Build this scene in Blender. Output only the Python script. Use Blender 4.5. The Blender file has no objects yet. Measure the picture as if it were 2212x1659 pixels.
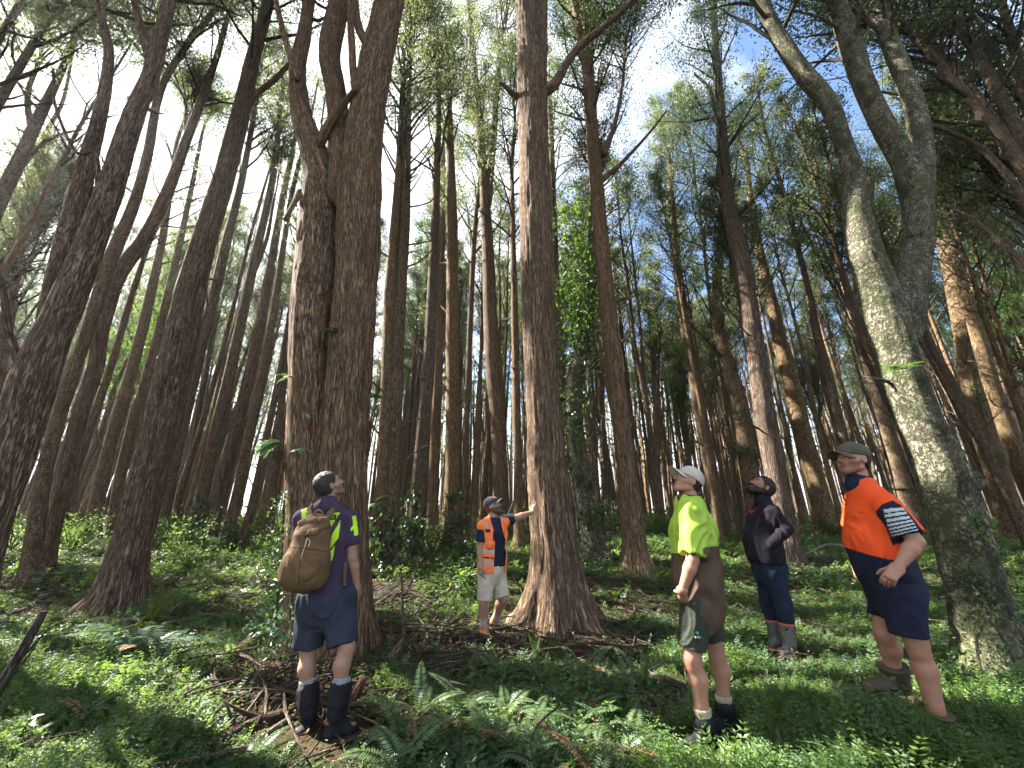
import bpy, math, random
import numpy as np
from mathutils import Vector, Matrix, Quaternion

# ------------------------------------------------------------------ camera, light, exposure
S = bpy.context.scene
COL = S.collection
R = math.radians
PITCH = R(19.0)
F, CX, CY, CZ = 829.5, 1106.0, 829.5, 1.45          # pixels refer to a 2212 x 1659 view of the photograph
cp, sp = math.cos(PITCH), math.sin(PITCH)
cam_d = bpy.data.cameras.new('camera')
cam = bpy.data.objects.new('camera', cam_d)
COL.objects.link(cam)
cam.location = (0, 0, CZ)
cam.rotation_euler = (R(90) + PITCH, 0, 0)
cam_d.sensor_width = 36
cam_d.lens = 36 * F / 2212
cam_d.clip_start = 0.05
cam_d.clip_end = 6000
S.camera = cam

SUN_EL, SUN_AZ = R(41.3), R(70.5)                   # sun to the left, in front of the camera
SUN = np.array([-math.cos(SUN_EL) * math.sin(SUN_AZ), math.cos(SUN_EL) * math.cos(SUN_AZ), math.sin(SUN_EL)])
sun_d = bpy.data.lights.new('sun', 'SUN')
sun_d.energy = 5.0
sun_d.angle = R(0.5)
sun_d.color = (1.0, 0.94, 0.84)
sun_o = bpy.data.objects.new('sun', sun_d)
COL.objects.link(sun_o)
sun_o.rotation_euler = Vector(-SUN).to_track_quat('-Z', 'Y').to_euler()

world = bpy.data.worlds.new('World')
S.world = world
world.use_nodes = True
wn = world.node_tree
wn.nodes.clear()
def wnode(t, **k):
    n = wn.nodes.new(t)
    for a, b in k.items(): setattr(n, a, b)
    return n
sky = wnode('ShaderNodeTexSky', sky_type='NISHITA', sun_disc=False, sun_elevation=SUN_EL, sun_rotation=-SUN_AZ)
sky.dust_density = 1.2
sky.ozone_density = 3.0
bg = wnode('ShaderNodeBackground')
bg.inputs[1].default_value = 0.06
wo = wnode('ShaderNodeOutputWorld')
tc = wnode('ShaderNodeTexCoord')
nz = wnode('ShaderNodeTexNoise'); nz.inputs['Scale'].default_value = 2.6; nz.inputs['Detail'].default_value = 6; nz.inputs['Roughness'].default_value = 0.55
wn.links.new(tc.outputs['Generated'], nz.inputs['Vector'])
dot = wnode('ShaderNodeVectorMath', operation='DOT_PRODUCT')
wn.links.new(tc.outputs['Generated'], dot.inputs[0])
dot.inputs[1].default_value = tuple(SUN)
near = wnode('ShaderNodeMapRange'); near.inputs[1].default_value = 0.35; near.inputs[2].default_value = 0.95; near.inputs[3].default_value = 0.0; near.inputs[4].default_value = 0.30
wn.links.new(dot.outputs['Value'], near.inputs[0])
add = wnode('ShaderNodeMath', operation='ADD')
wn.links.new(nz.outputs[0], add.inputs[0]); wn.links.new(near.outputs[0], add.inputs[1])
ramp = wnode('ShaderNodeMapRange'); ramp.inputs[1].default_value = 0.50; ramp.inputs[2].default_value = 0.66
sep = wnode('ShaderNodeSeparateXYZ'); wn.links.new(tc.outputs['Generated'], sep.inputs[0])
low = wnode('ShaderNodeMapRange'); low.inputs[1].default_value = 0.05; low.inputs[2].default_value = 0.35; low.inputs[3].default_value = 0.25; low.inputs[4].default_value = 0.0
wn.links.new(sep.outputs[2], low.inputs[0])
add2 = wnode('ShaderNodeMath', operation='ADD'); wn.links.new(add.outputs[0], add2.inputs[0]); wn.links.new(low.outputs[0], add2.inputs[1])
wn.links.new(add2.outputs[0], ramp.inputs[0])
mixc = wnode('ShaderNodeMix', data_type='RGBA')
wn.links.new(ramp.outputs[0], mixc.inputs[0])
wn.links.new(sky.outputs[0], mixc.inputs[6])
mixc.inputs[7].default_value = (4.6, 4.75, 5.0, 1)      # sunlit cloud
wn.links.new(mixc.outputs[2], bg.inputs[0])
wn.links.new(bg.outputs[0], wo.inputs[0])

S.view_settings.view_transform = 'Standard'
S.view_settings.look = 'None'
S.view_settings.exposure = 2.95
S.view_settings.gamma = 1.0
S.view_settings.use_curve_mapping = False
S.render.engine = 'CYCLES'
c = S.cycles
c.max_bounces = 6; c.diffuse_bounces = 4; c.glossy_bounces = 2; c.transmission_bounces = 4; c.transparent_max_bounces = 4
c.caustics_reflective = False; c.caustics_refractive = False
c.use_adaptive_sampling = True; c.adaptive_threshold = 0.02
c.use_denoising = True
c.sample_clamp_indirect = 6.0

# ------------------------------------------------------------------ helpers
rng = np.random.default_rng(7)
random.seed(7)

def slope(px, py):
    v = CY - py
    yr = F * cp - v * sp
    return (px - CX) / yr, (F * sp + v * cp) / yr

def P(px, py, Y):
    """the point of the place that pixel (px, py) shows at distance Y along the ground"""
    a, b = slope(px, py)
    return np.array([a * Y, Y, CZ + b * Y])

def RAD(w, px, py, Y):
    """radius of an upright round thing that looks w pixels wide at that place"""
    v = CY - py
    yr = F * cp - v * sp
    return 0.5 * w * Y / yr * math.cos(math.atan((px - CX) / yr))

def _h(i, j, k, s):
    i, j, k = np.asarray(i), np.asarray(j), np.asarray(k)
    n = (i * 73856093) ^ (j * 19349663) ^ (k * 83492791) ^ np.int64(s * 2654435761 % 2147483647)
    n = (n ^ (n >> 13)) * np.int64(1274126177) & np.int64(0x7fffffff)
    n = (n ^ (n >> 15)) * np.int64(668265263) & np.int64(0x7fffffff)
    return (n & 0xffff) / 32767.5 - 1.0

def vnoise(p, s=0):
    p = np.asarray(p, dtype=np.float64)
    i = np.floor(p).astype(np.int64)
    f = p - i
    f = f * f * (3 - 2 * f)
    x, y, z = i[..., 0], i[..., 1], i[..., 2]
    fx, fy, fz = f[..., 0], f[..., 1], f[..., 2]
    out = 0
    for dx in (0, 1):
        for dy in (0, 1):
            for dz in (0, 1):
                w = (fx if dx else 1 - fx) * (fy if dy else 1 - fy) * (fz if dz else 1 - fz)
                out = out + w * _h(x + dx, y + dy, z + dz, s)
    return out

def fbm(p, s=0, o=3):
    a, t = 1.0, 0
    p = np.asarray(p, dtype=np.float64)
    for k in range(o):
        t = t + a * vnoise(p, s + k)
        p = p * 2.03 + 11.7
        a *= 0.5
    return t

GY = np.array([-60, 5.2, 6.6, 8, 12, 20, 30, 60, 3000])
GZ = np.array([0.0, 0.0, 0.03, 0.30, 0.62, 0.95, 1.05, 1.05, 0.8])
BUMPS = [(-2.25, 5.25, 0.9, 0.16), (0.65, 5.95, 0.8, 0.10), (-0.35, 5.45, 0.55, 0.06), (3.1, 3.9, 0.7, 0.10), (3.0, 3.3, 0.5, 0.06), (-5.4, 6.8, 0.8, 0.10)]
def ground(x, y):
    x = np.asarray(x, float); y = np.asarray(y, float)
    yy = y + 0.25 * np.sin(x * 0.45 + 1.0)
    z = np.interp(yy, GY, GZ)
    q = np.stack([x, y, x * 0], -1)
    d = np.hypot(x, y)
    fall = np.clip(1.5 - d / 60, 0, 1)
    z = z + fall * (0.05 * vnoise(q * 0.7, 3) + 0.035 * vnoise(q * 2.1, 4) + 0.015 * vnoise(q * 6.0, 5))
    for bx, by, br, bh in BUMPS:
        z = z + bh * np.exp(-((x - bx) ** 2 + (y - by) ** 2) / (br * br))
    return z

def G(px, py):
    """distance Y at which the ray through the pixel meets the ground"""
    a, b = slope(px, py)
    Y = np.linspace(1.5, 60, 6000)
    d = CZ + b * Y - ground(a * Y, Y)
    k = np.argmax(d <= 0)
    return float(Y[k]) if d[k] <= 0 else 60.0

def GP(px, py):
    return P(px, py, G(px, py))

def mesh(name, v, quads=None, tris=None, attrs=None, smooth=False, mats=(), mi=None, fattr=None):
    """one mesh out of arrays; attrs: {name: (n,3) vectors or (n,) floats on points}; fattr: floats on faces"""
    me = bpy.data.meshes.new(name)
    v = np.asarray(v, dtype=np.float32).reshape(-1, 3)
    nq = 0 if quads is None else len(quads)
    nt = 0 if tris is None else len(tris)
    me.vertices.add(len(v)); me.vertices.foreach_set('co', v.ravel())
    idx = []
    if nq: idx.append(np.asarray(quads, dtype=np.int32).ravel())
    if nt: idx.append(np.asarray(tris, dtype=np.int32).ravel())
    idx = np.concatenate(idx) if idx else np.zeros(0, np.int32)
    me.loops.add(len(idx)); me.loops.foreach_set('vertex_index', idx)
    me.polygons.add(nq + nt)
    st = np.concatenate([np.arange(nq) * 4, nq * 4 + np.arange(nt) * 3]).astype(np.int32)
    me.polygons.foreach_set('loop_start', st)
    if mi is not None: me.polygons.foreach_set('material_index', np.asarray(mi, dtype=np.int32))
    me.polygons.foreach_set('use_smooth', np.full(nq + nt, bool(smooth)))
    for k, a in (attrs or {}).items():
        a = np.asarray(a, dtype=np.float32)
        if a.ndim == 2:
            me.attributes.new(k, 'FLOAT_VECTOR', 'POINT').data.foreach_set('vector', a.ravel())
        else:
            me.attributes.new(k, 'FLOAT', 'POINT').data.foreach_set('value', a)
    for k, a in (fattr or {}).items():
        me.attributes.new(k, 'FLOAT', 'FACE').data.foreach_set('value', np.asarray(a, dtype=np.float32))
    for m in mats: me.materials.append(m)
    me.update(calc_edges=True)
    return me

def obj(name, me, parent=None, loc=None):
    o = bpy.data.objects.new(name, me)
    COL.objects.link(o)
    if parent is not None: o.parent = parent
    if loc is not None: o.location = loc
    return o

def tag(o, label, cat, group=None):
    o['label'] = label; o['category'] = cat
    if group: o['group'] = group
    return o

def thing(name, label, cat, loc=(0, 0, 0), group=None):
    o = bpy.data.objects.new(name, None)
    COL.objects.link(o)
    o.location = loc
    o.empty_display_size = 0.2
    return tag(o, label, cat, group)

def unit(v):
    v = np.asarray(v, float)
    return v / max(1e-9, np.linalg.norm(v))

def catmull(pts, step):
    """smooth resampling of a polyline whose rows are (x, y, z, r, ...)"""
    p = np.asarray(pts, float)
    p = np.vstack([2 * p[0] - p[1], p, 2 * p[-1] - p[-2]])
    out = []
    for i in range(1, len(p) - 2):
        n = max(2, int(math.ceil(np.linalg.norm(p[i + 1, :3] - p[i, :3]) / step)))
        t = np.linspace(0, 1, n, endpoint=False)[:, None]
        a, b, c_, d = p[i - 1], p[i], p[i + 1], p[i + 2]
        out.append(0.5 * (2 * b + (c_ - a) * t + (2 * a - 5 * b + 4 * c_ - d) * t ** 2 + (3 * b - a - 3 * c_ + d) * t ** 3))
    out.append(p[-2][None])
    q = np.vstack(out)
    q[:, 3] = np.maximum(q[:, 3], 0.002)
    return q

class MB:
    """collects tubes and leaves into one mesh"""
    def __init__(s):
        s.v, s.q, s.t, s.qm, s.tm, s.co, s.n = [], [], [], [], [], [], 0
        s.qr = []
    def add(s, v, quads=None, tris=None, co=None, m=0, rnd=None):
        v = np.asarray(v, float)
        s.v.append(v)
        if quads is not None and len(quads):
            s.q.append(np.asarray(quads) + s.n); s.qm.append(np.full(len(quads), m))
            s.qr.append(np.zeros(len(quads)) if rnd is None else rnd)
        if tris is not None and len(tris):
            s.t.append(np.asarray(tris) + s.n); s.tm.append(np.full(len(tris), m))
        s.co.append(v if co is None else co)
        s.n += len(v)
    def tube(s, path, sides=8, m=0, disp=None, cap=True, seed=0):
        """path rows (x, y, z, r); disp(phi, L, r, p) scales the radius; stores straightened bark coordinates"""
        p = np.asarray(path, float)
        n = len(p)
        d = np.gradient(p[:, :3], axis=0)
        d /= np.maximum(np.linalg.norm(d, axis=1, keepdims=True), 1e-9)
        ref = np.array([1.0, 0, 0]) if abs(d[0, 0]) < 0.8 else np.array([0, 1.0, 0])
        a = np.zeros((n, 3)); b = np.zeros((n, 3))
        u = ref - d[0] * (ref @ d[0]); u /= np.linalg.norm(u)
        for i in range(n):
            u = u - d[i] * (u @ d[i]); u /= max(1e-9, np.linalg.norm(u))
            a[i] = u; b[i] = np.cross(d[i], u)
        L = np.concatenate([[0], np.cumsum(np.linalg.norm(np.diff(p[:, :3], axis=0), axis=1))])
        ph = np.linspace(0, 2 * math.pi, sides, endpoint=False)
        PH, LL = np.meshgrid(ph, L)
        rr = np.repeat(p[:, 3:4], sides, 1)
        if disp is not None: rr = rr * disp(PH, LL, rr, p)
        v = p[:, None, :3] + rr[..., None] * (np.cos(PH)[..., None] * a[:, None] + np.sin(PH)[..., None] * b[:, None])
        r0 = max(0.02, float(np.median(p[:, 3])))
        co = np.stack([np.cos(PH) * r0 + seed * 3.1, np.sin(PH) * r0 + seed * 1.7, LL], -1)
        i = np.arange(n - 1)[:, None] * sides; j = np.arange(sides)[None]; j2 = (j + 1) % sides
        q = np.stack([i + j, i + j2, i + sides + j2, i + sides + j], -1).reshape(-1, 4)
        t = None
        vv = v.reshape(-1, 3); cc = co.reshape(-1, 3)
        if cap:
            vv = np.vstack([vv, p[-1:, :3]]); cc = np.vstack([cc, cc[-1:]])
            k = (n - 1) * sides + np.arange(sides)
            t = np.stack([k, (n - 1) * sides + (np.arange(sides) + 1) % sides, np.full(sides, n * sides)], -1)
        s.add(vv, q, t, cc, m)
    def leaves(s, c_, d, nrm, ln, wd, m=1, fold=0.0, rnd=None):
        """diamond leaves: centres at the stalk end, direction d, normal nrm"""
        c_ = np.asarray(c_, float); n = len(c_)
        d = d / np.maximum(np.linalg.norm(d, axis=1, keepdims=True), 1e-9)
        sd = np.cross(d, nrm); sd /= np.maximum(np.linalg.norm(sd, axis=1, keepdims=True), 1e-9)
        up = np.cross(sd, d)
        ln = np.broadcast_to(np.asarray(ln, float), (n,))[:, None]; wd = np.broadcast_to(np.asarray(wd, float), (n,))[:, None]
        v = np.stack([c_, c_ + d * ln * 0.45 + sd * wd * 0.5 + up * wd * fold, c_ + d * ln, c_ + d * ln * 0.45 - sd * wd * 0.5 + up * wd * fold], 1).reshape(-1, 3)
        q = np.arange(n * 4).reshape(n, 4)
        s.add(v, q, None, None, m, rng.random(n) if rnd is None else rnd)
    def arrays(s):
        v = np.vstack(s.v); co = np.vstack(s.co)
        q = np.vstack(s.q) if s.q else np.zeros((0, 4), int); t = np.vstack(s.t) if s.t else None
        mi = np.concatenate(s.qm + s.tm)
        rn = np.concatenate(s.qr + [np.zeros(len(x)) for x in s.tm])
        return v, q, t, co, mi, rn
    def build(s, name, mats, smooth=True, org=None):
        v, q, t, co, mi, rn = s.arrays()
        if org is not None: v = v - np.asarray(org)[None]
        return mesh(name, v, q, t, {'bark_co': co}, smooth, mats, mi, {'rnd': rn})

# ------------------------------------------------------------------ materials
class Mat:
    def __init__(s, name):
        s.m = bpy.data.materials.new(name); s.m.use_nodes = True
        s.t = s.m.node_tree; s.t.nodes.clear()
        s.out = s.n('ShaderNodeOutputMaterial')
    def n(s, t, **k):
        x = s.t.nodes.new(t)
        for a, b in k.items(): setattr(x, a, b)
        return x
    def l(s, a, b): s.t.links.new(a, b)
    def attr(s, name): return s.n('ShaderNodeAttribute', attribute_name=name)
    def noise(s, vec, scale, detail=4, rough=0.55, dist=0.0):
        x = s.n('ShaderNodeTexNoise'); x.inputs['Scale'].default_value = scale; x.inputs['Detail'].default_value = detail
        x.inputs['Roughness'].default_value = rough; x.inputs['Distortion'].default_value = dist
        if vec is not None: s.l(vec, x.inputs['Vector'])
        return x.outputs[0]
    def ramp(s, fac, stops):
        x = s.n('ShaderNodeValToRGB'); e = x.color_ramp.elements
        while len(e) < len(stops): e.new(0.5)
        for k, (p, col) in enumerate(stops):
            e[k].position = p; e[k].color = (*col, 1) if not np.isscalar(col) else (col, col, col, 1)
        s.l(fac, x.inputs[0]); return x.outputs[0]
    def mix(s, fac, a, b, mode='MIX'):
        x = s.n('ShaderNodeMix', data_type='RGBA', blend_type=mode)
        for v, k in ((fac, 0), (a, 6), (b, 7)):
            if hasattr(v, 'links'): s.l(v, x.inputs[k])
            else: x.inputs[k].default_value = v if np.isscalar(v) else (*v, 1)
        return x.outputs[2]
    def math(s, op, a, b=0.0):
        x = s.n('ShaderNodeMath', operation=op)
        for v, k in ((a, 0), (b, 1)):
            if hasattr(v, 'links'): s.l(v, x.inputs[k])
            else: x.inputs[k].default_value = v
        return x.outputs[0]
    def scale(s, vec, v):
        x = s.n('ShaderNodeVectorMath', operation='MULTIPLY'); s.l(vec, x.inputs[0]); x.inputs[1].default_value = v; return x.outputs[0]
    def bump(s, h, strength, dist):
        x = s.n('ShaderNodeBump'); x.inputs['Strength'].default_value = strength; x.inputs['Distance'].default_value = dist
        s.l(h, x.inputs['Height']); return x.outputs[0]
    def bsdf(s, col, rough=0.8, normal=None, spec=0.3):
        b = s.n('ShaderNodeBsdfPrincipled')
        for v, k in ((col, 'Base Color'), (rough, 'Roughness')):
            if hasattr(v, 'links'): s.l(v, b.inputs[k])
            else: b.inputs[k].default_value = v if np.isscalar(v) else (*v, 1)
        b.inputs['Specular IOR Level'].default_value = spec
        if normal is not None: s.l(normal, b.inputs['Normal'])
        return b
    def done(s, sh):
        s.l(sh.outputs[0] if hasattr(sh, 'outputs') else sh, s.out.inputs[0]); return s.m

def bark_material(name, dark, mid, light, moss=0.0, lichen=0.0, stretch=0.10, scale=26, bump=0.9, patches=0.0):
    m = Mat(name)
    co = m.attr('bark_co').outputs['Vector']
    info = m.n('ShaderNodeObjectInfo').outputs['Random']
    st = m.scale(co, (1, 1, stretch))
    f1 = m.noise(st, scale, 6, 0.62, 0.3)
    f2 = m.noise(st, scale * 2.4, 4, 0.65, 0.2)
    rid = m.math('ABSOLUTE', m.math('SUBTRACT', f2, 0.5))                       # narrow fissures
    rid = m.math('MINIMUM', m.math('MULTIPLY', rid, 9.0), 1.0)
    big = m.noise(m.scale(co, (1, 1, 0.35)), 2.4, 4)
    hgt = m.math('ADD', m.math('MULTIPLY', f1, 0.75), m.math('MULTIPLY', rid, 0.42))
    col = m.ramp(hgt, [(0.38, dark), (0.66, mid), (0.92, light)])
    col = m.mix(m.ramp(big, [(0.35, 0.0), (0.75, 0.6)]), col, tuple(x * 0.62 for x in mid))
    hsv = m.n('ShaderNodeHueSaturation')
    m.l(m.math('ADD', m.math('MULTIPLY', info, 0.5), 0.78), hsv.inputs['Value'])
    m.l(m.math('ADD', m.math('MULTIPLY', info, 0.3), 0.72), hsv.inputs['Saturation'])
    m.l(col, hsv.inputs['Color']); col = hsv.outputs[0]
    if moss:
        mm = m.noise(m.scale(co, (1, 1, 0.5)), 5.0, 5, 0.65)
        col = m.mix(m.ramp(mm, [(0.62 - 0.25 * moss, 0.0), (0.72 - 0.15 * moss, min(1.0, 0.35 + moss * 0.6))]), col, (0.060, 0.075, 0.022))
    if lichen:
        lm = m.noise(m.scale(co, (1, 1, 1.0)), 15.0, 8, 0.75, .6)
        col = m.mix(m.ramp(lm, [(0.54, 0.0), (0.60, lichen)]), col, (0.30, 0.31, 0.24))
        lm2 = m.noise(co, 23.0, 4, 0.7)
        col = m.mix(m.ramp(lm2, [(0.58, 0.0), (0.66, lichen * 0.8)]), col, (0.26, 0.24, 0.10))
    if patches:
        pm = m.noise(m.scale(co, (1, 1, 0.55)), 3.2, 6, 0.7, 0.5)
        col = m.mix(m.ramp(pm, [(0.50, 0.0), (0.60, patches)]), col, (0.026, 0.032, 0.014))
    nb = m.bump(hgt, bump, 0.05)
    return m.done(m.bsdf(col, 0.9, nb, 0.15))

def leaf_material(name, c1, c2, trans=0.45, tcol=None, rough=0.45, spec=0.4, randobj=0.4):
    m = Mat(name)
    r = m.attr('rnd').outputs['Fac']
    info = m.n('ShaderNodeObjectInfo').outputs['Random']
    col = m.mix(r, c1, c2)
    hsv = m.n('ShaderNodeHueSaturation')
    m.l(m.math('ADD', m.math('MULTIPLY', info, randobj), 1 - randobj / 2), hsv.inputs['Value'])
    m.l(col, hsv.inputs['Color']); col = hsv.outputs[0]
    b = m.bsdf(col, rough, None, spec)
    tr = m.n('ShaderNodeBsdfTranslucent')
    tc_ = tcol or tuple(min(0.5, x * 1.9) for x in c2)
    m.l(m.mix(r, tuple(x * 0.7 for x in tc_), tc_), tr.inputs[0])
    mx = m.n('ShaderNodeMixShader'); mx.inputs[0].default_value = trans
    m.l(b.outputs[0], mx.inputs[1]); m.l(tr.outputs[0], mx.inputs[2])
    return m.done(mx)

BARK_RED = bark_material('bark_red_brown', (0.032, 0.018, 0.010), (0.222, 0.134, 0.073), (0.48, 0.335, 0.20), moss=0.10, scale=34, stretch=.055)
BARK_GREY = bark_material('bark_grey_brown', (0.040, 0.025, 0.013), (0.220, 0.143, 0.074), (0.44, 0.31, 0.175), moss=0.25, stretch=0.3, scale=22)
BARK_MOSS = bark_material('bark_mossy', (0.030, 0.026, 0.018), (0.135, 0.120, 0.080), (0.31, 0.28, 0.20), moss=0.62, lichen=0.34, stretch=0.40, scale=14, bump=0.8, patches=.75)
TWIG = bark_material('twig_bark', (0.03, 0.024, 0.018), (0.085, 0.070, 0.050), (0.17, 0.145, 0.105), moss=0.2)
LEAF_OLIVE = leaf_material('leaf_olive', (0.034, 0.052, 0.024), (0.078, 0.102, 0.043), 0.44, (0.21, 0.26, 0.085))
LEAF_DARK = leaf_material('leaf_dark', (0.022, 0.046, 0.026), (0.052, 0.088, 0.044), 0.42, (0.13, 0.21, 0.075))
LEAF_LIME = leaf_material('leaf_bright', (0.032, 0.075, 0.014), (0.058, 0.125, 0.020), 0.45, (0.14, 0.27, 0.03))

# ------------------------------------------------------------------ ground
def build_ground():
    u = np.linspace(-1, 1, 321)
    xs = np.sinh(u * 7.4) / math.sinh(7.4) * 2600
    w = np.linspace(-0.62, 1, 300)
    ys = np.sinh(w * 7.0) / math.sinh(7.0) * 3000 + 4.0
    X, Y = np.meshgrid(xs, ys)
    Z = ground(X, Y)
    v = np.stack([X, Y, Z], -1).reshape(-1, 3)
    i = np.arange(len(ys) - 1)[:, None] * len(xs); j = np.arange(len(xs) - 1)[None]
    q = np.stack([i + j, i + j + 1, i + j + 1 + len(xs), i + j + len(xs)], -1).reshape(-1, 4)
    m = Mat('forest_floor')
    pos = m.n('ShaderNodeNewGeometry').outputs['Position']
    f = m.noise(pos, 7.0, 8, 0.7)
    col = m.ramp(f, [(0.32, (0.022, 0.014, 0.009)), (0.52, (0.075, 0.046, 0.028)), (0.68, (0.16, 0.105, 0.065))])
    moss = m.noise(pos, 1.3, 6, 0.6)
    col = m.mix(m.ramp(moss, [(0.44, 0.0), (0.60, 0.85)]), col, (0.045, 0.070, 0.020))
    sep = m.n('ShaderNodeSeparateXYZ'); m.l(pos, sep.inputs[0])
    far = m.n('ShaderNodeMapRange'); far.inputs[1].default_value = 38; far.inputs[2].default_value = 55
    m.l(sep.outputs[1], far.inputs[0])
    col = m.mix(far.outputs[0], col, (0.16, 0.21, 0.06))      # open pasture beyond the trees
    nb = m.bump(m.noise(pos, 34.0, 8, 0.75), 1.0, 0.06)
    o = obj('ground', mesh('ground', v, q, None, None, True, [m.done(m.bsdf(col, 0.95, nb, 0.1))]))
    o['kind'] = 'structure'
    return o
build_ground()

# ------------------------------------------------------------------ gaps in the canopy that let sunlight down: (pixel x, pixel y, radius in metres)
SHAFT_PX = [(850, 1492, .34), (910, 1505, .34), (970, 1520, .3), (1010, 1480, .25), (1060, 1440, .34), (1115, 1445, .36), (1200, 1450, .36), (1280, 1455, .36), (1350, 1465, .36), (1420, 1475, .3),
            (1000, 1375, .40), (1090, 1380, .36), (1400, 1425, .30), (1500, 1415, .40), (1600, 1400, .36), (1700, 1395, .45), (1790, 1395, .35),
            (1430, 1500, .22), (1500, 1590, .32), (1570, 1625, .36), (1640, 1590, .3), (1420, 1610, .25), (1850, 1600, .4), (1960, 1610, .45), (2060, 1620, .42), (2150, 1560, .35), (1400, 1650, .3),
            (1640, 1480, .26), (1750, 1430, .3), (30, 1610, .25), (620, 1500, .3), (640, 1560, .25), (820, 1255, .5), (700, 1560, .18), (900, 1290, .4), (1000, 1250, .5), (1320, 1330, .35), (1440, 1340, .35), (1380, 1280, .4), (700, 1215, .6), (480, 1290, .5), (180, 1390, .35), (330, 1420, .3),
            (1420, 1210, .8), (1560, 1225, .8), (1700, 1220, .9), (1850, 1280, .5), (1980, 1270, .5), (1620, 1290, .45), (1900, 1350, .4),
            (90, 1170, 1.2), (250, 1185, 1.0), (420, 1200, 1.0), (520, 1200, .9), (560, 1240, .6), (430, 1165, 1.5), (1110, 1190, .7), (940, 1180, .8), (1330, 1170, 1.0)]
SHAFTS = [(GP(x, y) + np.array([0, 0, .15]), r * (1.4 if r < .5 else 1.1)) for x, y, r in SHAFT_PX]
def _sh(x, y, Y, r): SHAFTS.append((P(x, y, Y), r))
for yy, rr in ((540, .45), (600, .55), (680, .55), (760, .55), (840, .55), (930, .35)): _sh(1900 + (yy - 600) * .15, yy, 4.1, rr)
_sh(1495, 1110, 3.0, .32); _sh(1500, 1180, 3.0, .25); _sh(1485, 1030, 3.0, .16)          # man in the white cap
_sh(1640, 1130, 4.6, .28); _sh(1660, 1240, 4.6, .22); _sh(1690, 1385, 4.6, .16)          # man in the dark jacket
_sh(1060, 1180, 5.85, .26); _sh(1060, 1250, 5.85, .24); _sh(1120, 1115, 5.85, .2); _sh(1045, 1330, 5.85, .15)
_sh(1850, 1120, 3.25, .2)
for xx, yy in ((1228, 690), (1250, 620), (1250, 540), (1235, 470)): _sh(xx, yy, G(1284, 1212) - .4, .7)       # climber foliage
for xx, yy in ((1730, 900), (1765, 1040), (1700, 780)): _sh(xx, yy, min(G(1788, 1148), 12.5 + 31 * .37 % 3), .4)
for xx, yy in ((1310, 640), (1330, 800), (1292, 430)): _sh(xx, yy, G(1376, 1238), .35)
SH_O = np.array([s[0] for s in SHAFTS]); SH_R = np.array([s[1] for s in SHAFTS])

def lit(c_):
    """True for points that stand in one of the gaps"""
    hit = np.zeros(len(c_), bool)
    for o, r in zip(SH_O, SH_R):
        q = c_ - o
        t = q @ SUN
        d2 = (q * q).sum(1) - t * t
        hit |= (t > 2.2) & (d2 < r * r)
    return hit

# ------------------------------------------------------------------ trees
def trunk_disp(seed, flare=0.6, lobes=5, rough=0.05, ridge=0.035, h=0.4, bury=0.35):
    def f(PH, L, r, p):
        z = np.maximum(L - bury, 0)
        cs, sn = np.cos(PH), np.sin(PH)
        k = 1 + flare * np.exp(-z / h) * (0.65 + 0.35 * np.cos(lobes * PH + seed + 0.6 * np.sin(2 * PH + seed)))
        k = k + rough * vnoise(np.stack([cs * 1.3 + seed * 7, sn * 1.3, L * 1.1], -1), 11)
        k = k + rough * 0.5 * vnoise(np.stack([cs * 3 + seed * 7, sn * 3, L * 3], -1), 12)
        if ridge:
            n = vnoise(np.stack([cs * r * 26, sn * r * 26, L * 1.6 + seed * 5], -1), 13)
            n2 = vnoise(np.stack([cs * r * 60, sn * r * 60, L * 3.0 + seed * 5], -1), 14)
            k = k + ridge * (1 - 2 * np.abs(n)) + ridge * .5 * n2
        return k
    return f

def rot_to(d):
    d = unit(d)
    a = np.cross(d, [0, 0, 1.0]); a = unit(a) if np.linalg.norm(a) > 1e-3 else np.array([1.0, 0, 0])
    return d, a, np.cross(d, a)

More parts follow.
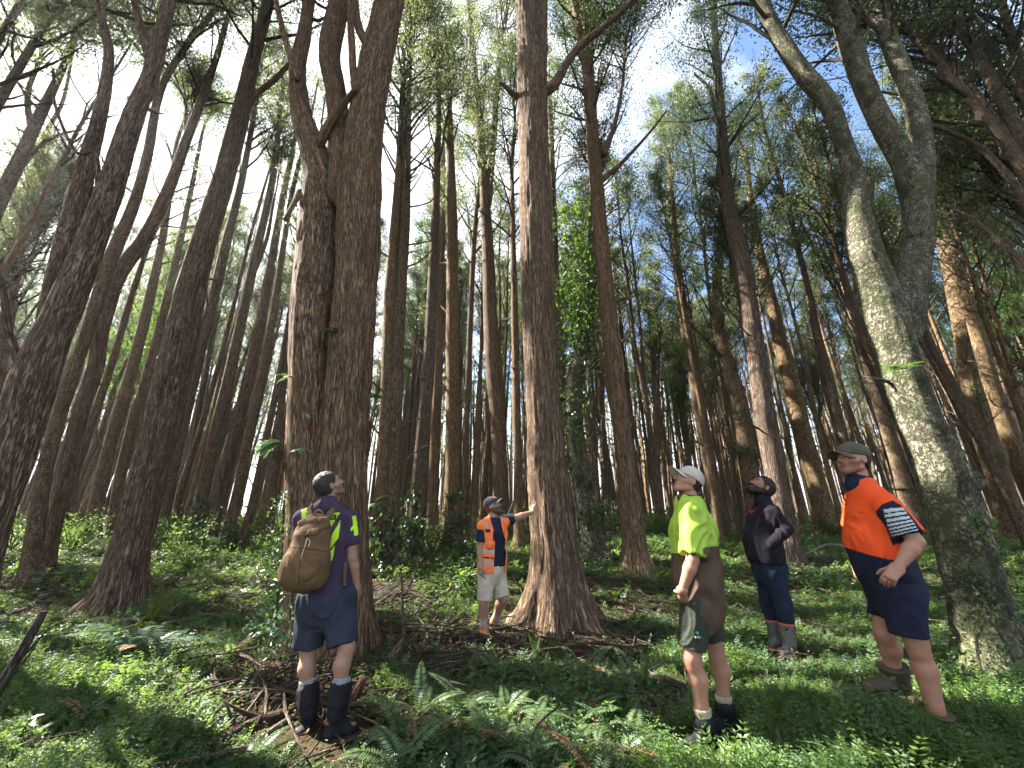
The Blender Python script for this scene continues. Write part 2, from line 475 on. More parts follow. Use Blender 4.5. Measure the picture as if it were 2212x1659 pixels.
def grow_crown(mb, paths, nb=30, blen=2.4, leaf=0.09, lpc=14, bare=0.35, elev=(35, 65), rnd=None, clumps=3, rb=0.028, twigs=6, gap=None):
    """branches with twigs and leaf sprays along the given leader paths (rows x,y,z,r); returns spray data"""
    rs = rnd or random
    cen, dirs, spread = [], [], []
    for path, z0 in paths:
        L = np.concatenate([[0], np.cumsum(np.linalg.norm(np.diff(path[:, :3], axis=0), axis=1))])
        tot = L[-1]
        az = rs.random() * 6.28
        n = max(6, int(nb * (1 - z0) * 1.5))
        for k in range(n):
            f = z0 + (1 - z0) * (k + rs.random() * .8) / n
            s = f * tot
            o = np.array([np.interp(s, L, path[:, a]) for a in range(3)]); r0 = np.interp(s, L, path[:, 3])
            az += 2.4 + rs.uniform(-.4, .4)
            rel = (f - z0) / (1 - z0)
            ln = blen * (0.55 + 0.75 * math.sin(math.pi * min(1, rel * .8 + .18))) * rs.uniform(.65, 1.2) * (1 - .55 * rel)
            el = R(rs.uniform(*elev))
            d = np.array([math.cos(az) * math.cos(el), math.sin(az) * math.cos(el), math.sin(el)])
            pts = [o]
            steps = 5
            for i in range(steps):
                d = unit(d + np.array([rs.uniform(-.22, .22), rs.uniform(-.22, .22), rs.uniform(-.05, .22)]))
                pts.append(pts[-1] + d * ln / steps)
            pts = np.array(pts)
            if gap is not None and gap(pts).any(): continue
            rr = np.linspace(min(rb * (0.6 + ln / 3), r0 * .6), .007, steps + 1)
            mb.tube(np.hstack([pts, rr[:, None]]), 4, 0, cap=False, seed=k)
            leafless = rel < bare
            for i in range(twigs if not leafless else 3):
                t = rs.uniform(.3, 1.0)
                if i == 0: t = 1.0
                b = pts[-1] * t + pts[0] * (1 - t) if False else np.array([np.interp(t * steps, range(steps + 1), pts[:, a]) for a in range(3)])
                td = unit(d * .8 + np.array([rs.uniform(-1, 1), rs.uniform(-1, 1), rs.uniform(-.25, .8)]))
                tl = ln * rs.uniform(.22, .42)
                e = b + td * tl
                mb.tube(np.array([[*b, .007], [*(b + e) / 2 + np.array([0, 0, .03]), .006], [*e, .003]]), 3, 0, cap=False)
                if leafless and rs.random() < .75: continue
                for c_ in range(clumps):
                    u = (c_ + 1) / clumps
                    cen.append(b + (e - b) * u); dirs.append(td); spread.append(.10 + .038 * ln)
    if not cen: return
    cen = np.repeat(np.array(cen), lpc, 0); dirs = np.repeat(np.array(dirs), lpc, 0); sp_ = np.repeat(np.array(spread), lpc)[:, None]
    n = len(cen)
    cen = cen + rng.normal(size=(n, 3)) * sp_ * np.array([1, 1, .5])
    d = dirs + rng.normal(size=(n, 3)) * .75
    nr = rng.normal(size=(n, 3)) * .8 + np.array([0, 0, .7])
    s = rng.uniform(.6, 1.25, n)
    mb.leafdata = (cen, d, nr, leaf * s, leaf * .42 * s)

def finish_crown(mb, leafmat, name='crown', cull=None, fold=.15):
    """adds the leaves (without those in a canopy gap) and makes the mesh"""
    if hasattr(mb, 'leafdata'):
        cen, d, nr, ln, wd = mb.leafdata
        if cull is not None:
            k = ~cull(cen)
            cen, d, nr, ln, wd = cen[k], d[k], nr[k], ln[k], wd[k]
        mb.leaves(cen, d, nr, ln, wd, 1, fold)
    return mb.build(name, [TWIG, leafmat], smooth=True)

def extend(p, hgt, rtop=.035):
    """lets a path of rows (x,y,z,r) go on to the height hgt"""
    p = [list(a) for a in p]
    d = unit(np.array(p[-1][:3]) - np.array(p[-2][:3]))
    d = unit(d + np.array([0, 0, .6]))
    rest = (hgt - p[-1][2]) / max(.3, d[2])
    if rest < .8:
        d2 = d * 1.6; e0 = p[-1]
        p.append([*(np.array(e0[:3]) + d2 * .6), e0[3] * .55]); p.append([*(np.array(e0[:3]) + d2 * 1.6), .012])
        return np.array(p)
    e = np.array(p[-1][:3])
    for k in (.35, .7, 1.0):
        q = e + d * rest * k + np.array([random.uniform(-.15, .15), random.uniform(-.15, .15), 0])
        p.append([*q, p[len(p) - 1][3] * (1 - .45 * k) if k < 1 else rtop])
    return np.array(p)

def px_path(pts, Y, dY=0.0):
    out = []
    n = len(pts)
    for k, (x, y, w) in enumerate(pts):
        yy = Y + dY * k / max(1, n - 1)
        out.append([*P(x, y, yy), RAD(w, x, y, yy)])
    return out

TREE_SPOTS = []
TREE_Y = {}
def hand_tree(label, pts, bark=None, limbs=(), height=21, cz=.5, name='tall_tree', crownmat=None, sides=14, step=.35, flare=.5, lobes=5, ridge=0,
              nb=50, blen=2.6, seed=None, Y=None, extra=(), stubs=6, dY=0.0, group=None, leaf=.082, lpc=34, bare=.2, rough=.05, ext=True):
    """a tree read off the photograph: pts are (pixel x, pixel y, pixel width) from the foot upwards; limbs the same with a depth offset"""
    sd = seed if seed is not None else len(TREE_SPOTS) + 1
    rs = random.Random(sd * 31 + 5)
    bx, by, bw = pts[0]
    Y = Y or min(G(bx, by), 12.5 + sd * .37 % 3)
    TREE_Y[sd] = Y
    path = px_path(pts, Y, dY)
    base = np.array(path[0][:3])
    base[2] = float(ground(base[0], base[1]))
    down = [path[0][0] - (path[1][0] - path[0][0]) * .1, path[0][1], base[2] - .35, path[0][3] * 1.05]
    path = [down] + path
    if ext: path = extend(path, base[2] + height)
    sm = catmull(path, step)
    t = MB()
    t.tube(sm, sides, 0, trunk_disp(sd, flare, lobes, rough, ridge), seed=sd)
    leaders = [(sm, cz)]
    for lp, dy, ex in limbs:
        l = px_path(lp, Y, dy)
        if ex: l = extend(l, base[2] + height * ex)
        l = np.asarray(l, float); dd = unit(l[1, :3] - l[0, :3]); bk = l[0].copy(); bk[:3] -= dd * l[0, 3] * 1.6; bk[3] *= .35
        s2 = catmull(np.vstack([bk, l]), step)
        t.tube(s2, max(8, int(sides * .6)), 0, trunk_disp(sd + len(leaders), 0.12, 3, rough, ridge, .3, 0), seed=sd + len(leaders))
        if ex: leaders.append((s2, max(.45, cz - .05)))
    # dead side branches and knots
    for k in range(stubs):
        f = rs.uniform(.12, .62)
        i = int(f * (len(sm) - 1))
        o = sm[i, :3]; r0 = sm[i, 3]
        az = rs.random() * 6.28
        d = np.array([math.cos(az), math.sin(az), rs.uniform(.1, 1.0)])
        ln = rs.choice([.10, .15, .3, .5] if sides > 40 else [.12, .3, .7, 1.3, 1.8]) * rs.uniform(.7, 1.2)
        q = [o + unit(d) * r0 * .6]
        for _ in range(4):
            d = unit(d) + np.array([rs.uniform(-.3, .3), rs.uniform(-.3, .3), rs.uniform(-.1, .25)])
            q.append(q[-1] + unit(d) * ln / 4)
        rr = np.linspace(min(.03, r0 * .3) * (1 + .5 * (ln < .3)), .006, 5)
        t.tube(np.hstack([np.array(q), rr[:, None]]), 5, 0, seed=k)
    for tube_path, sides_ in extra:
        t.tube(tube_path, sides_, 0)
    root = thing(name, label, 'tree', base, group)
    tr = obj('trunk', t.build('trunk', [bark or BARK_GREY], True, base), root)
    c_ = MB()
    grow_crown(c_, leaders, nb=nb, blen=blen, rnd=rs, leaf=leaf, lpc=lpc, bare=bare, gap=lit)
    if not hasattr(c_, 'leafdata'):
        c_ = MB(); grow_crown(c_, leaders, nb=nb, blen=blen, rnd=rs, leaf=leaf, lpc=lpc, bare=bare)
    me = finish_crown(c_, crownmat or LEAF_OLIVE, 'crown', lit)
    me.transform(Matrix.Translation(-Vector(base)))
    obj('crown', me, root)
    TREE_SPOTS.append((base[0], base[1], max(.3, path[1][3] * 2)))
    return root, sm, Y

# --- the big trees near the group
hand_tree('huge fork-stemmed brown trunk cut by the left edge of the photo',
          [(-150, 1470, 175), (-105, 1340, 150), (-62, 1210, 132), (-8, 1060, 120), (50, 890, 116), (88, 780, 108), (128, 690, 90), (170, 590, 82), (230, 430, 70), (290, 250, 56), (330, 150, 46), (365, 0, 40), (385, -80, 34)],
          BARK_RED, [([(50, 860, 80), (98, 745, 72), (127, 600, 66), (175, 400, 55), (215, 250, 40), (235, 120, 32), (215, 0, 26)], .35, .95),
                     ([(330, 150, 30), (310, 80, 26), (290, 0, 22), (280, -60, 18)], -.4, .9),
                     ([(45, 790, 26), (20, 720, 22), (8, 640, 20), (-10, 560, 16)], -.3, 0),
                     ([(215, 430, 18), (205, 330, 15), (165, 330, 12), (120, 230, 10), (115, 150, 8)], -.3, 0)],
          sides=64, step=.07, flare=.7, ridge=.05, seed=3, name='forked_tree', cz=.48, stubs=8)
hand_tree('brown unforked trunk with a wide root flare behind the yellow fern',
          [(243, 1325, 116), (258, 1280, 98), (278, 1200, 88), (296, 1130, 84), (340, 955, 84), (368, 835, 80), (402, 675, 74), (440, 525, 60), (480, 400, 52), (513, 275, 46), (541, 150, 38), (570, 40, 32), (588, -30, 28)],
          BARK_RED, [([(505, 290, 20), (545, 215, 16), (600, 165, 13), (640, 120, 10)], .6, 0)], sides=64, step=.06, flare=.85, lobes=4, ridge=.05, seed=4, name='leaning_tree', cz=.6, stubs=14)
Y_DBL = G(712, 1392)
hand_tree('huge double-stemmed trunk right behind the man with the backpack',
          [(728, 1390, 140), (732, 1330, 128), (738, 1200, 112), (742, 1000, 100), (752, 850, 98), (762, 700, 96), (772, 560, 94), (776, 440, 96), (780, 380, 92), (786, 300, 84), (800, 200, 76), (820, 100, 69), (843, 0, 62), (858, -60, 56)],
          BARK_RED,
          [([(672, 1400, 130), (668, 1300, 112), (664, 1150, 100), (664, 1000, 94), (668, 850, 90), (672, 700, 92), (682, 560, 90), (690, 440, 84), (692, 390, 76), (678, 330, 66), (652, 250, 52), (643, 150, 40), (658, 70, 34), (672, -20, 28)], .25, .95),
           ([(700, 1420, 120), (702, 1300, 110), (703, 1150, 96), (706, 1000, 84), (714, 880, 62), (718, 820, 36)], .12, 0),
           ([(738, 420, 60), (737, 340, 54), (727, 210, 50), (713, 110, 52), (735, 0, 46), (745, -60, 40)], .55, .9),
           ([(790, 330, 20), (783, 285, 19), (766, 180, 18), (760, 100, 17), (755, 0, 15), (752, -60, 12)], -.45, .7),
           ([(792, 150, 26), (798, 108, 24), (775, 60, 20), (768, 0, 16)], -.35, .7),
           ([(640, 165, 18), (628, 125, 17), (610, 60, 16), (592, -20, 14)], -.25, .7),
           ([(690, 310, 24), (720, 255, 20), (750, 215, 15), (770, 190, 10)], -.35, 0),
           ([(648, 415, 14), (635, 440, 12), (615, 475, 9)], -.2, 0)],
          sides=80, step=.05, flare=.38, lobes=4, ridge=.055, seed=5, Y=Y_DBL, name='double_tree', cz=.62, stubs=6)
Y_MID = 6.0
hand_tree('tall straight trunk at the centre, a hand resting on its bark',
          [(1205, 1368, 128), (1205, 1330, 118), (1203, 1270, 108), (1198, 1200, 97), (1188, 1100, 89), (1181, 1000, 82), (1168, 800, 66), (1161, 600, 67), (1155, 400, 65), (1153, 300, 60), (1150, 200, 62), (1148, 140, 60), (1142, 80, 48), (1137, 0, 44), (1134, -60, 40)],
          BARK_RED, [([(1158, 190, 36), (1164, 120, 36), (1166, 50, 33), (1168, -30, 30)], .15, .95),
                     ([(1178, 195, 22), (1200, 180, 20), (1222, 140, 16), (1252, 100, 15), (1300, 62, 14), (1370, 0, 12), (1410, -40, 10)], .3, .85),
                     ([(1135, 215, 16), (1110, 205, 13), (1095, 190, 10), (1080, 178, 6)], -.2, 0)],
          sides=80, step=.05, flare=.88, lobes=7, ridge=.06, seed=6, Y=Y_MID, name='straight_tree', cz=.62, stubs=6)
hand_tree('slim bare trunk leaning left, second tall stem right of the central trunk',
          [(1376, 1238, 62), (1370, 1190, 50), (1366, 1140, 48), (1352, 1000, 42), (1328, 800, 39), (1307, 610, 36), (1291, 430, 31), (1280, 290, 28), (1275, 220, 26), (1271, 120, 20), (1264, 0, 16)],
          BARK_RED, [([(1277, 235, 20), (1262, 125, 17), (1238, 0, 13)], -.3, .95), ([(1305, 330, 14), (1330, 260, 10), (1345, 180, 7), (1350, 100, 5)], .5, .8), ([(1300, 390, 12), (1345, 350, 9), (1400, 290, 6), (1440, 240, 4)], -.4, 0)],
          sides=28, step=.14, flare=.7, ridge=.04, seed=7, name='leaning_tree', cz=.55, stubs=10)
hand_tree('reddish trunk leaning left behind the man in the dark jacket',
          [(1702, 1215, 64), (1697, 1165, 54), (1681, 1050, 51), (1652, 900, 49), (1623, 700, 44), (1602, 570, 41), (1572, 430, 32), (1556, 250, 26), (1546, 100, 19), (1540, 0, 16)],
          BARK_RED, [([(1562, 330, 10), (1600, 280, 8), (1640, 245, 5)], .5, .0), ([(1552, 250, 10), (1530, 190, 8), (1500, 160, 5)], .4, 0)], sides=28, step=.14, flare=.6, ridge=.04, seed=8, name='leaning_tree', cz=.42, stubs=12, crownmat=LEAF_DARK)
Y_MOSS = 4.25
hand_tree('thick mossy lichen-spotted tree with three limbs behind the man in the orange polo',
          [(2150, 1480, 150), (2140, 1400, 138), (2118, 1300, 132), (2088, 1200, 130), (2058, 1100, 128), (2028, 1000, 124), (1990, 920, 114), (1956, 840, 106), (1933, 760, 108), (1912, 680, 118), (1888, 600, 98), (1866, 540, 90), (1850, 460, 72), (1848, 395, 62), (1828, 330, 50), (1792, 230, 50), (1742, 168, 50), (1702, 110, 46), (1660, 40, 40), (1632, -30, 36)],
          BARK_MOSS, [([(1950, 720, 92), (1962, 640, 96), (1980, 545, 88), (1984, 470, 84), (1962, 370, 78), (1902, 260, 66), (1866, 180, 62), (1842, 110, 64), (1812, 20, 52), (1798, -40, 46)], .25, .9),
                      ([(1982, 500, 60), (1992, 390, 66), (1988, 300, 64), (1966, 200, 58), (1927, 100, 52), (1890, 0, 46), (1872, -50, 42)], .6, .9),
                      ([(1850, 470, 50), (1872, 420, 36), (1878, 385, 24)], -.15, 0), ([(2050, 1080, 70), (2100, 1040, 60), (2118, 1035, 50)], -.05, 0)],
          sides=72, step=.06, flare=.40, lobes=4, ridge=.018, rough=.08, seed=9, Y=Y_MOSS, name='mossy_tree', cz=.6, height=15, stubs=4, crownmat=LEAF_DARK)
# --- slimmer trees around them, each read off the photograph
hand_tree('pale orange-brown leaning stem next to the forked trunk at left',
          [(92, 1240, 44), (112, 1150, 41), (135, 1055, 40), (170, 905, 40), (205, 800, 39), (222, 700, 39), (260, 590, 38), (310, 520, 36), (350, 440, 31), (372, 390, 29), (400, 310, 25), (432, 225, 22), (475, 100, 16), (500, 0, 12)], BARK_RED, [([(372, 400, 14), (398, 320, 12), (402, 230, 10)], .4, .7)], sides=28, step=.14, flare=.5, ridge=.04, seed=10, stubs=8, cz=.55)
hand_tree('dark mossy stem leaning beside the orange-brown stem at left', [(62, 1258, 46), (82, 1110, 40), (105, 980, 36), (150, 830, 34), (195, 700, 33), (240, 560, 36), (290, 440, 30), (320, 330, 26), (345, 200, 22), (395, 110, 18), (480, 0, 14)],
          BARK_GREY, [([(285, 440, 18), (330, 300, 16), (330, 180, 12), (320, 60, 10)], .5, .8)], sides=24, step=.16, ridge=.04, seed=11, stubs=10, cz=.5)
hand_tree('dark slim trunk close behind the root-flared trunk at left', [(338, 1195, 46), (350, 1120, 38), (372, 1000, 36), (402, 880, 34), (430, 760, 31), (462, 640, 28), (485, 540, 24), (520, 400, 18), (548, 250, 13)], BARK_GREY, seed=12, stubs=10)
hand_tree('slim grey trunk in the sunny clearing left of the root-flared trunk, foot in shade', [(195, 1172, 40), (220, 1030, 34), (260, 880, 31), (290, 780, 29), (322, 650, 25), (350, 520, 20), (372, 380, 15)], BARK_GREY, seed=13)
hand_tree('slimmer grey trunk touching the root-flared trunk on its left side', [(240, 1168, 30), (255, 1055, 27), (282, 930, 25), (312, 830, 24), (352, 680, 21), (385, 540, 17), (415, 400, 13)], BARK_GREY, seed=14)
hand_tree('brown trunk with creeper on its foot, midway between root-flared and double trunk', [(418, 1180, 38), (440, 1055, 31), (466, 930, 29), (491, 830, 28), (522, 690, 25), (552, 550, 22), (590, 380, 17), (606, 220, 12)], BARK_GREY, [([(535, 620, 14), (575, 520, 10), (590, 440, 7)], .4, .6)], seed=15)
hand_tree('reddish trunk just right of the creeper-footed trunk at left', [(450, 1170, 36), (480, 1045, 31), (502, 955, 29), (528, 855, 28), (556, 730, 25), (580, 600, 21), (612, 420, 16)], BARK_RED, seed=16)
hand_tree('thinner brown trunk third right of the root-flared trunk', [(494, 1140, 28), (515, 1055, 24), (540, 930, 23), (562, 830, 22), (586, 700, 19), (605, 580, 15)], BARK_GREY, seed=17)
hand_tree('thin dark stem right beside the root-flared trunk at horizon height', [(372, 1148, 18), (392, 1050, 16), (425, 955, 15), (455, 850, 14), (490, 720, 11)], BARK_GREY, seed=18)
hand_tree('thin trunk left of the double trunk, nearest to its bark', [(582, 1140, 22), (590, 1050, 18), (600, 950, 18), (612, 830, 16), (625, 700, 13)], BARK_GREY, seed=19)
hand_tree('left one of the two creeper-footed trunks right of the double trunk', [(820, 1225, 40), (826, 1100, 33), (832, 950, 31), (838, 800, 30), (845, 600, 27), (857, 450, 21), (868, 250, 14), (872, 100, 9)], BARK_GREY, seed=20, stubs=10)
hand_tree('right one of the two creeper-footed trunks right of the double trunk', [(842, 1222, 38), (848, 1100, 31), (853, 950, 30), (858, 800, 28), (868, 600, 24), (876, 450, 22), (882, 200, 15), (888, 0, 9)], BARK_GREY, seed=21, stubs=10)
hand_tree('fern-draped trunk left of the man in the orange vest, nearer to the double trunk', [(893, 1203, 44), (900, 1100, 32), (912, 950, 30), (925, 800, 28), (937, 560, 22), (946, 300, 14), (950, 150, 9)], BARK_GREY, seed=22, stubs=10)
hand_tree('fern-draped trunk left of the man in the orange vest, nearer to him', [(976, 1185, 46), (977, 1080, 34), (978, 920, 31), (977, 750, 29), (977, 500, 24), (972, 300, 16), (968, 150, 10)], BARK_GREY, seed=23, stubs=10)
hand_tree('slender brown trunk between the two fern-draped trunks', [(934, 1155, 26), (938, 1000, 23), (944, 850, 22), (950, 650, 19), (955, 450, 14), (958, 300, 9)], BARK_RED, seed=24)
hand_tree('forking brown trunk directly behind the man in the orange vest', [(1088, 1172, 40), (1082, 1050, 34), (1074, 900, 32), (1062, 750, 31), (1053, 520, 25), (1040, 320, 18), (1025, 150, 14), (1012, 0, 10)], BARK_RED,
          [([(1054, 440, 16), (1064, 330, 14), (1077, 150, 12), (1098, 0, 8)], .3, .9)], seed=25, stubs=8)
hand_tree('thin pale stem left of the man in the orange vest', [(1004, 1150, 16), (1006, 1000, 14), (1012, 800, 13), (1024, 520, 11), (1036, 390, 8)], BARK_GREY, seed=26)
hand_tree('thin brown stem between the orange vest and the central trunk', [(1122, 1182, 22), (1120, 1050, 19), (1116, 900, 18), (1112, 700, 15), (1108, 500, 11), (1106, 350, 8)], BARK_RED, seed=27)
IVY = hand_tree('dark green climber-clad trunk right of the central trunk', [(1284, 1212, 62), (1276, 1160, 48), (1256, 1040, 44), (1240, 920, 42), (1242, 820, 38), (1262, 740, 30), (1275, 620, 26), (1282, 460, 20), (1280, 300, 14)], BARK_MOSS,
                seed=28, name='climber_clad_tree', crownmat=LEAF_DARK, sides=24, step=.2)
hand_tree('thin trunk hugging the right edge of the central trunk', [(1232, 1160, 26), (1222, 1000, 22), (1208, 800, 20), (1200, 600, 18), (1193, 380, 14), (1188, 200, 10)], BARK_GREY, seed=29)
hand_tree('slim grey stem left of the man in the white cap', [(1556, 1122, 36), (1532, 1000, 30), (1502, 830, 27), (1480, 700, 24), (1462, 560, 19), (1450, 420, 13)], BARK_GREY, seed=30)
hand_tree('brown trunk with a sunlit left side between jacket and orange polo', [(1788, 1148, 58), (1768, 1060, 46), (1738, 955, 44), (1716, 855, 40), (1686, 740, 34), (1660, 625, 28), (1638, 530, 22), (1618, 400, 15)], BARK_GREY, seed=31, stubs=10)
hand_tree('grey leaning trunk seen just behind the olive cap', [(1966, 1095, 44), (1940, 1000, 38), (1914, 920, 35), (1886, 820, 32), (1852, 700, 27), (1818, 590, 21), (1790, 470, 14)], BARK_GREY, seed=32)
hand_tree('slender leaning trunk showing left of the olive cap', [(1852, 1052, 32), (1832, 980, 28), (1812, 915, 27), (1793, 830, 25), (1765, 720, 21), (1742, 610, 16)], BARK_GREY, seed=33)
hand_tree('dark leafy trunk behind the man in the dark jacket, left of the reddish trunk', [(1624, 1052, 44), (1612, 960, 40), (1598, 870, 37), (1572, 790, 32), (1552, 700, 28), (1549, 620, 24), (1556, 520, 20), (1562, 420, 14)], BARK_GREY, seed=34, crownmat=LEAF_DARK, cz=.25, nb=44, bare=.05, lpc=20)
hand_tree('very thin stem beside the dark leafy trunk behind the jacket', [(1594, 1115, 15), (1582, 1000, 13), (1566, 880, 12), (1545, 740, 11), (1528, 600, 8)], BARK_GREY, seed=35)
hand_tree('big dark trunk right of the mossy tree at the right edge, climbing plants on it', [(2190, 1135, 74), (2166, 1060, 62), (2134, 960, 60), (2102, 830, 58), (2072, 660, 54), (2042, 510, 46), (2020, 400, 38), (1990, 250, 28)], BARK_GREY, [([(2052, 560, 26), (2085, 420, 20), (2080, 300, 14)], .5, .7)], seed=36, stubs=14, crownmat=LEAF_DARK)
hand_tree('sun-striped leaning trunk at the far right edge', [(2290, 1175, 60), (2240, 1080, 52), (2196, 985, 46), (2146, 840, 42), (2110, 720, 36), (2070, 580, 28), (2030, 420, 20)], BARK_GREY, seed=37, stubs=12)
hand_tree('many-limbed tree whose dark limbs fan in from the upper right corner', [(2520, 1250, 120), (2480, 1120, 110), (2400, 850, 100), (2340, 640, 90), (2290, 480, 70), (2212, 362, 44), (2126, 250, 34), (2040, 150, 28), (1975, 75, 22), (1925, 20, 16)], BARK_GREY,
          [([(2320, 600, 60), (2250, 400, 52), (2190, 270, 46), (2150, 190, 40), (2112, 120, 36), (2062, 45, 32), (2015, -20, 28)], .6, .9),
           ([(2310, 580, 40), (2212, 425, 26), (2125, 325, 20), (2050, 285, 15), (2000, 270, 9)], -.4, 0),
           ([(2330, 600, 50), (2262, 330, 44), (2210, 180, 38), (2180, 60, 32), (2150, -30, 26)], 1.2, .9),
           ([(2300, 500, 36), (2180, 300, 24), (2100, 190, 20), (2020, 110, 14), (1960, 60, 9)], 1.0, .7),
           ([(2340, 700, 30), (2200, 560, 20), (2110, 480, 14), (2040, 440, 9)], .4, 0)], seed=38, Y=5.6, name='many_limbed_tree', height=15, sides=24, step=.15, stubs=10, cz=.6)
hand_tree('crooked trunk reaching in from the left edge at half height, dark twigs on top', [(-240, 1180, 80), (-190, 1000, 70), (-120, 760, 64), (-60, 570, 56), (0, 430, 46), (42, 345, 42), (80, 262, 36), (115, 190, 28), (150, 110, 20), (180, 20, 14)], BARK_GREY,
          [([(30, 380, 22), (80, 320, 16), (130, 290, 10), (180, 280, 6)], .4, 0), ([(70, 290, 22), (60, 200, 18), (90, 110, 13), (80, 20, 10)], .5, .9)], seed=39, Y=8.0, stubs=12, cz=.34)
hand_tree('leaning stem low at the left edge behind the forked trunk', [(-90, 1195, 50), (-60, 1050, 44), (-20, 880, 40), (15, 700, 36), (35, 560, 32), (60, 440, 24), (95, 300, 16)], BARK_GREY, seed=40, stubs=12, cz=.34)

# --- the rows behind: copies of a few kinds
def far_kind(seed, height, forks, mat, bark, cz):
    rs = random.Random(seed)
    p = [[0, 0, -.4, .135], [0, 0, 0, .13]]
    x = y = 0
    lx, ly = rs.uniform(-.05, .05), rs.uniform(-.05, .05)
    for k in range(1, 8):
        z = height * k / 7
        x += lx * height / 7 + rs.uniform(-.12, .12); y += ly * height / 7 + rs.uniform(-.12, .12)
        p.append([x, y, z,   .122 * (1 - k / 7.6) + .012])
    sm = catmull(p, .7)
    t = MB()
    t.tube(sm, 10, 0, trunk_disp(seed, .5, 4, .07, 0), seed=seed)
    leaders = [(sm, cz)]
    for f in range(forks):
        z0 = height * rs.uniform(.06, .34)
        i = int(np.argmin(np.abs(sm[:, 2] - z0)))
        a = rs.random() * 6.28
        o = sm[i]
        q = [[*o[:3], o[3] * .8]]
        zz = z0
        rad = 0
        top = height * rs.uniform(.75, .98)
        for k in range(1, 6):
            zz = z0 + (top - z0) * k / 5
            rad += rs.uniform(.07, .27)
            q.append([o[0] + (x - o[0]) * k / 6 + math.cos(a) * rad, o[1] + (y - o[1]) * k / 6 + math.sin(a) * rad, zz, o[3] * .75 * (1 - k / 5.7) + .01])
        s2 = catmull(q, .7)
        t.tube(s2, 8, 0, trunk_disp(seed + f + 1, 0, 3, .06, 0), seed=seed + f)
        leaders.append((s2, cz * .8))
    for k in range(26):       # dead twigs low on the stem
        i = rs.randrange(int(len(sm) * .18), int(len(sm) * .75))
        a = rs.random() * 6.28; ln = rs.uniform(.4, 1.8)
        d = np.array([math.cos(a), math.sin(a), rs.uniform(.2, 1.3)])
        q = [sm[i, :3]]
        for _ in range(4):
            d = unit(d) + np.array([rs.uniform(-.3, .3), rs.uniform(-.3, .3), rs.uniform(0, .25)])
            q.append(q[-1] + unit(d) * ln / 4)
        t.tube(np.hstack([np.array(q), np.linspace(.022, .006, 5)[:, None]]), 4, 0, seed=k)
    c_ = MB()
    grow_crown(c_, leaders, nb=36 if not forks else 22, blen=2.0, rnd=rs, leaf=.095, lpc=26, bare=.16, clumps=3, twigs=6)
    me_t = t.build('trunk', [bark])
    ld = c_.leafdata
    base_arr = c_
    return dict(trunk=me_t, twigs=base_arr, mat=mat, leaf=ld, shared=None)

KINDS = [far_kind(101, 19, 0, LEAF_OLIVE, BARK_GREY, .56), far_kind(102, 18, 1, LEAF_OLIVE, BARK_GREY, .56), far_kind(103, 20, 2, LEAF_DARK, BARK_GREY, .58),
         far_kind(104, 17, 1, LEAF_OLIVE, BARK_RED, .54), far_kind(105, 21, 0, LEAF_DARK, BARK_RED, .60), far_kind(106, 16, 2, LEAF_OLIVE, BARK_GREY, .52), far_kind(107, 18, 1, LEAF_OLIVE, BARK_RED, .58)]
KLABEL = [('far_tree', 'single grey-brown trunk in the back rows of the forest', 'single grey trunks in the back rows'),
          ('far_tree', 'grey trunk forking once in the back rows of the forest', 'once-forked grey trunks in the back rows'),
          ('far_tree', 'grey trunk with three dark-leaved leaders in the back rows of the forest', 'three-leader trunks in the back rows'),
          ('far_tree', 'reddish trunk forking low in the back rows of the forest', 'low-forked reddish trunks in the back rows'),
          ('far_tree', 'single reddish dark-leaved trunk in the back rows of the forest', 'single reddish trunks in the back rows'),
          ('far_tree', 'short grey trunk with three olive-leaved leaders in the back rows', 'short three-leader trunks in the back rows'),
          ('far_tree', 'reddish trunk forking once above a long bare stem in the back rows', 'once-forked reddish trunks in the back rows')]

def far_copy(ki, x, y, s, rz):
    k = KINDS[ki]
    nm, lab, grp = KLABEL[ki]
    z = float(ground(x, y))
    root = thing(nm, lab, 'tree', (x, y, z), grp)
    root.rotation_euler = (0, 0, rz); root.scale = (s, s, s)
    obj('trunk', k['trunk'], root)
    cen, d, nr, ln, wd = k['leaf']
    ca, sa = math.cos(rz), math.sin(rz)
    w = np.stack([cen[:, 0] * ca - cen[:, 1] * sa, cen[:, 0] * sa + cen[:, 1] * ca, cen[:, 2]], -1) * s + np.array([x, y, z])
    h = lit(w)
    if k['shared'] is None or h.any():
        m = MB()
        m.v, m.q, m.t, m.qm, m.tm, m.co, m.n, m.qr = list(k['twigs'].v), list(k['twigs'].q), list(k['twigs'].t), list(k['twigs'].qm), list(k['twigs'].tm), list(k['twigs'].co), k['twigs'].n, list(k['twigs'].qr)
        m.leafdata = k['leaf']
        if h.any():
            me = finish_crown(m, k['mat'], 'crown', lambda c_: h)
        else:
            me = k['shared'] = finish_crown(m, k['mat'], 'crown')
    else:
        me = k['shared']
    obj('crown', me, root)

def in_shaft(x, y):
    q = np.array([x, y]) - SH_O[:, :2]; s2 = unit(SUN[:2])
    t = q @ s2; d = np.abs(q[:, 0] * s2[1] - q[:, 1] * s2[0])
    return bool(((t > 0) & (t < 20) & (d < .22 + SH_R * .3)).any())

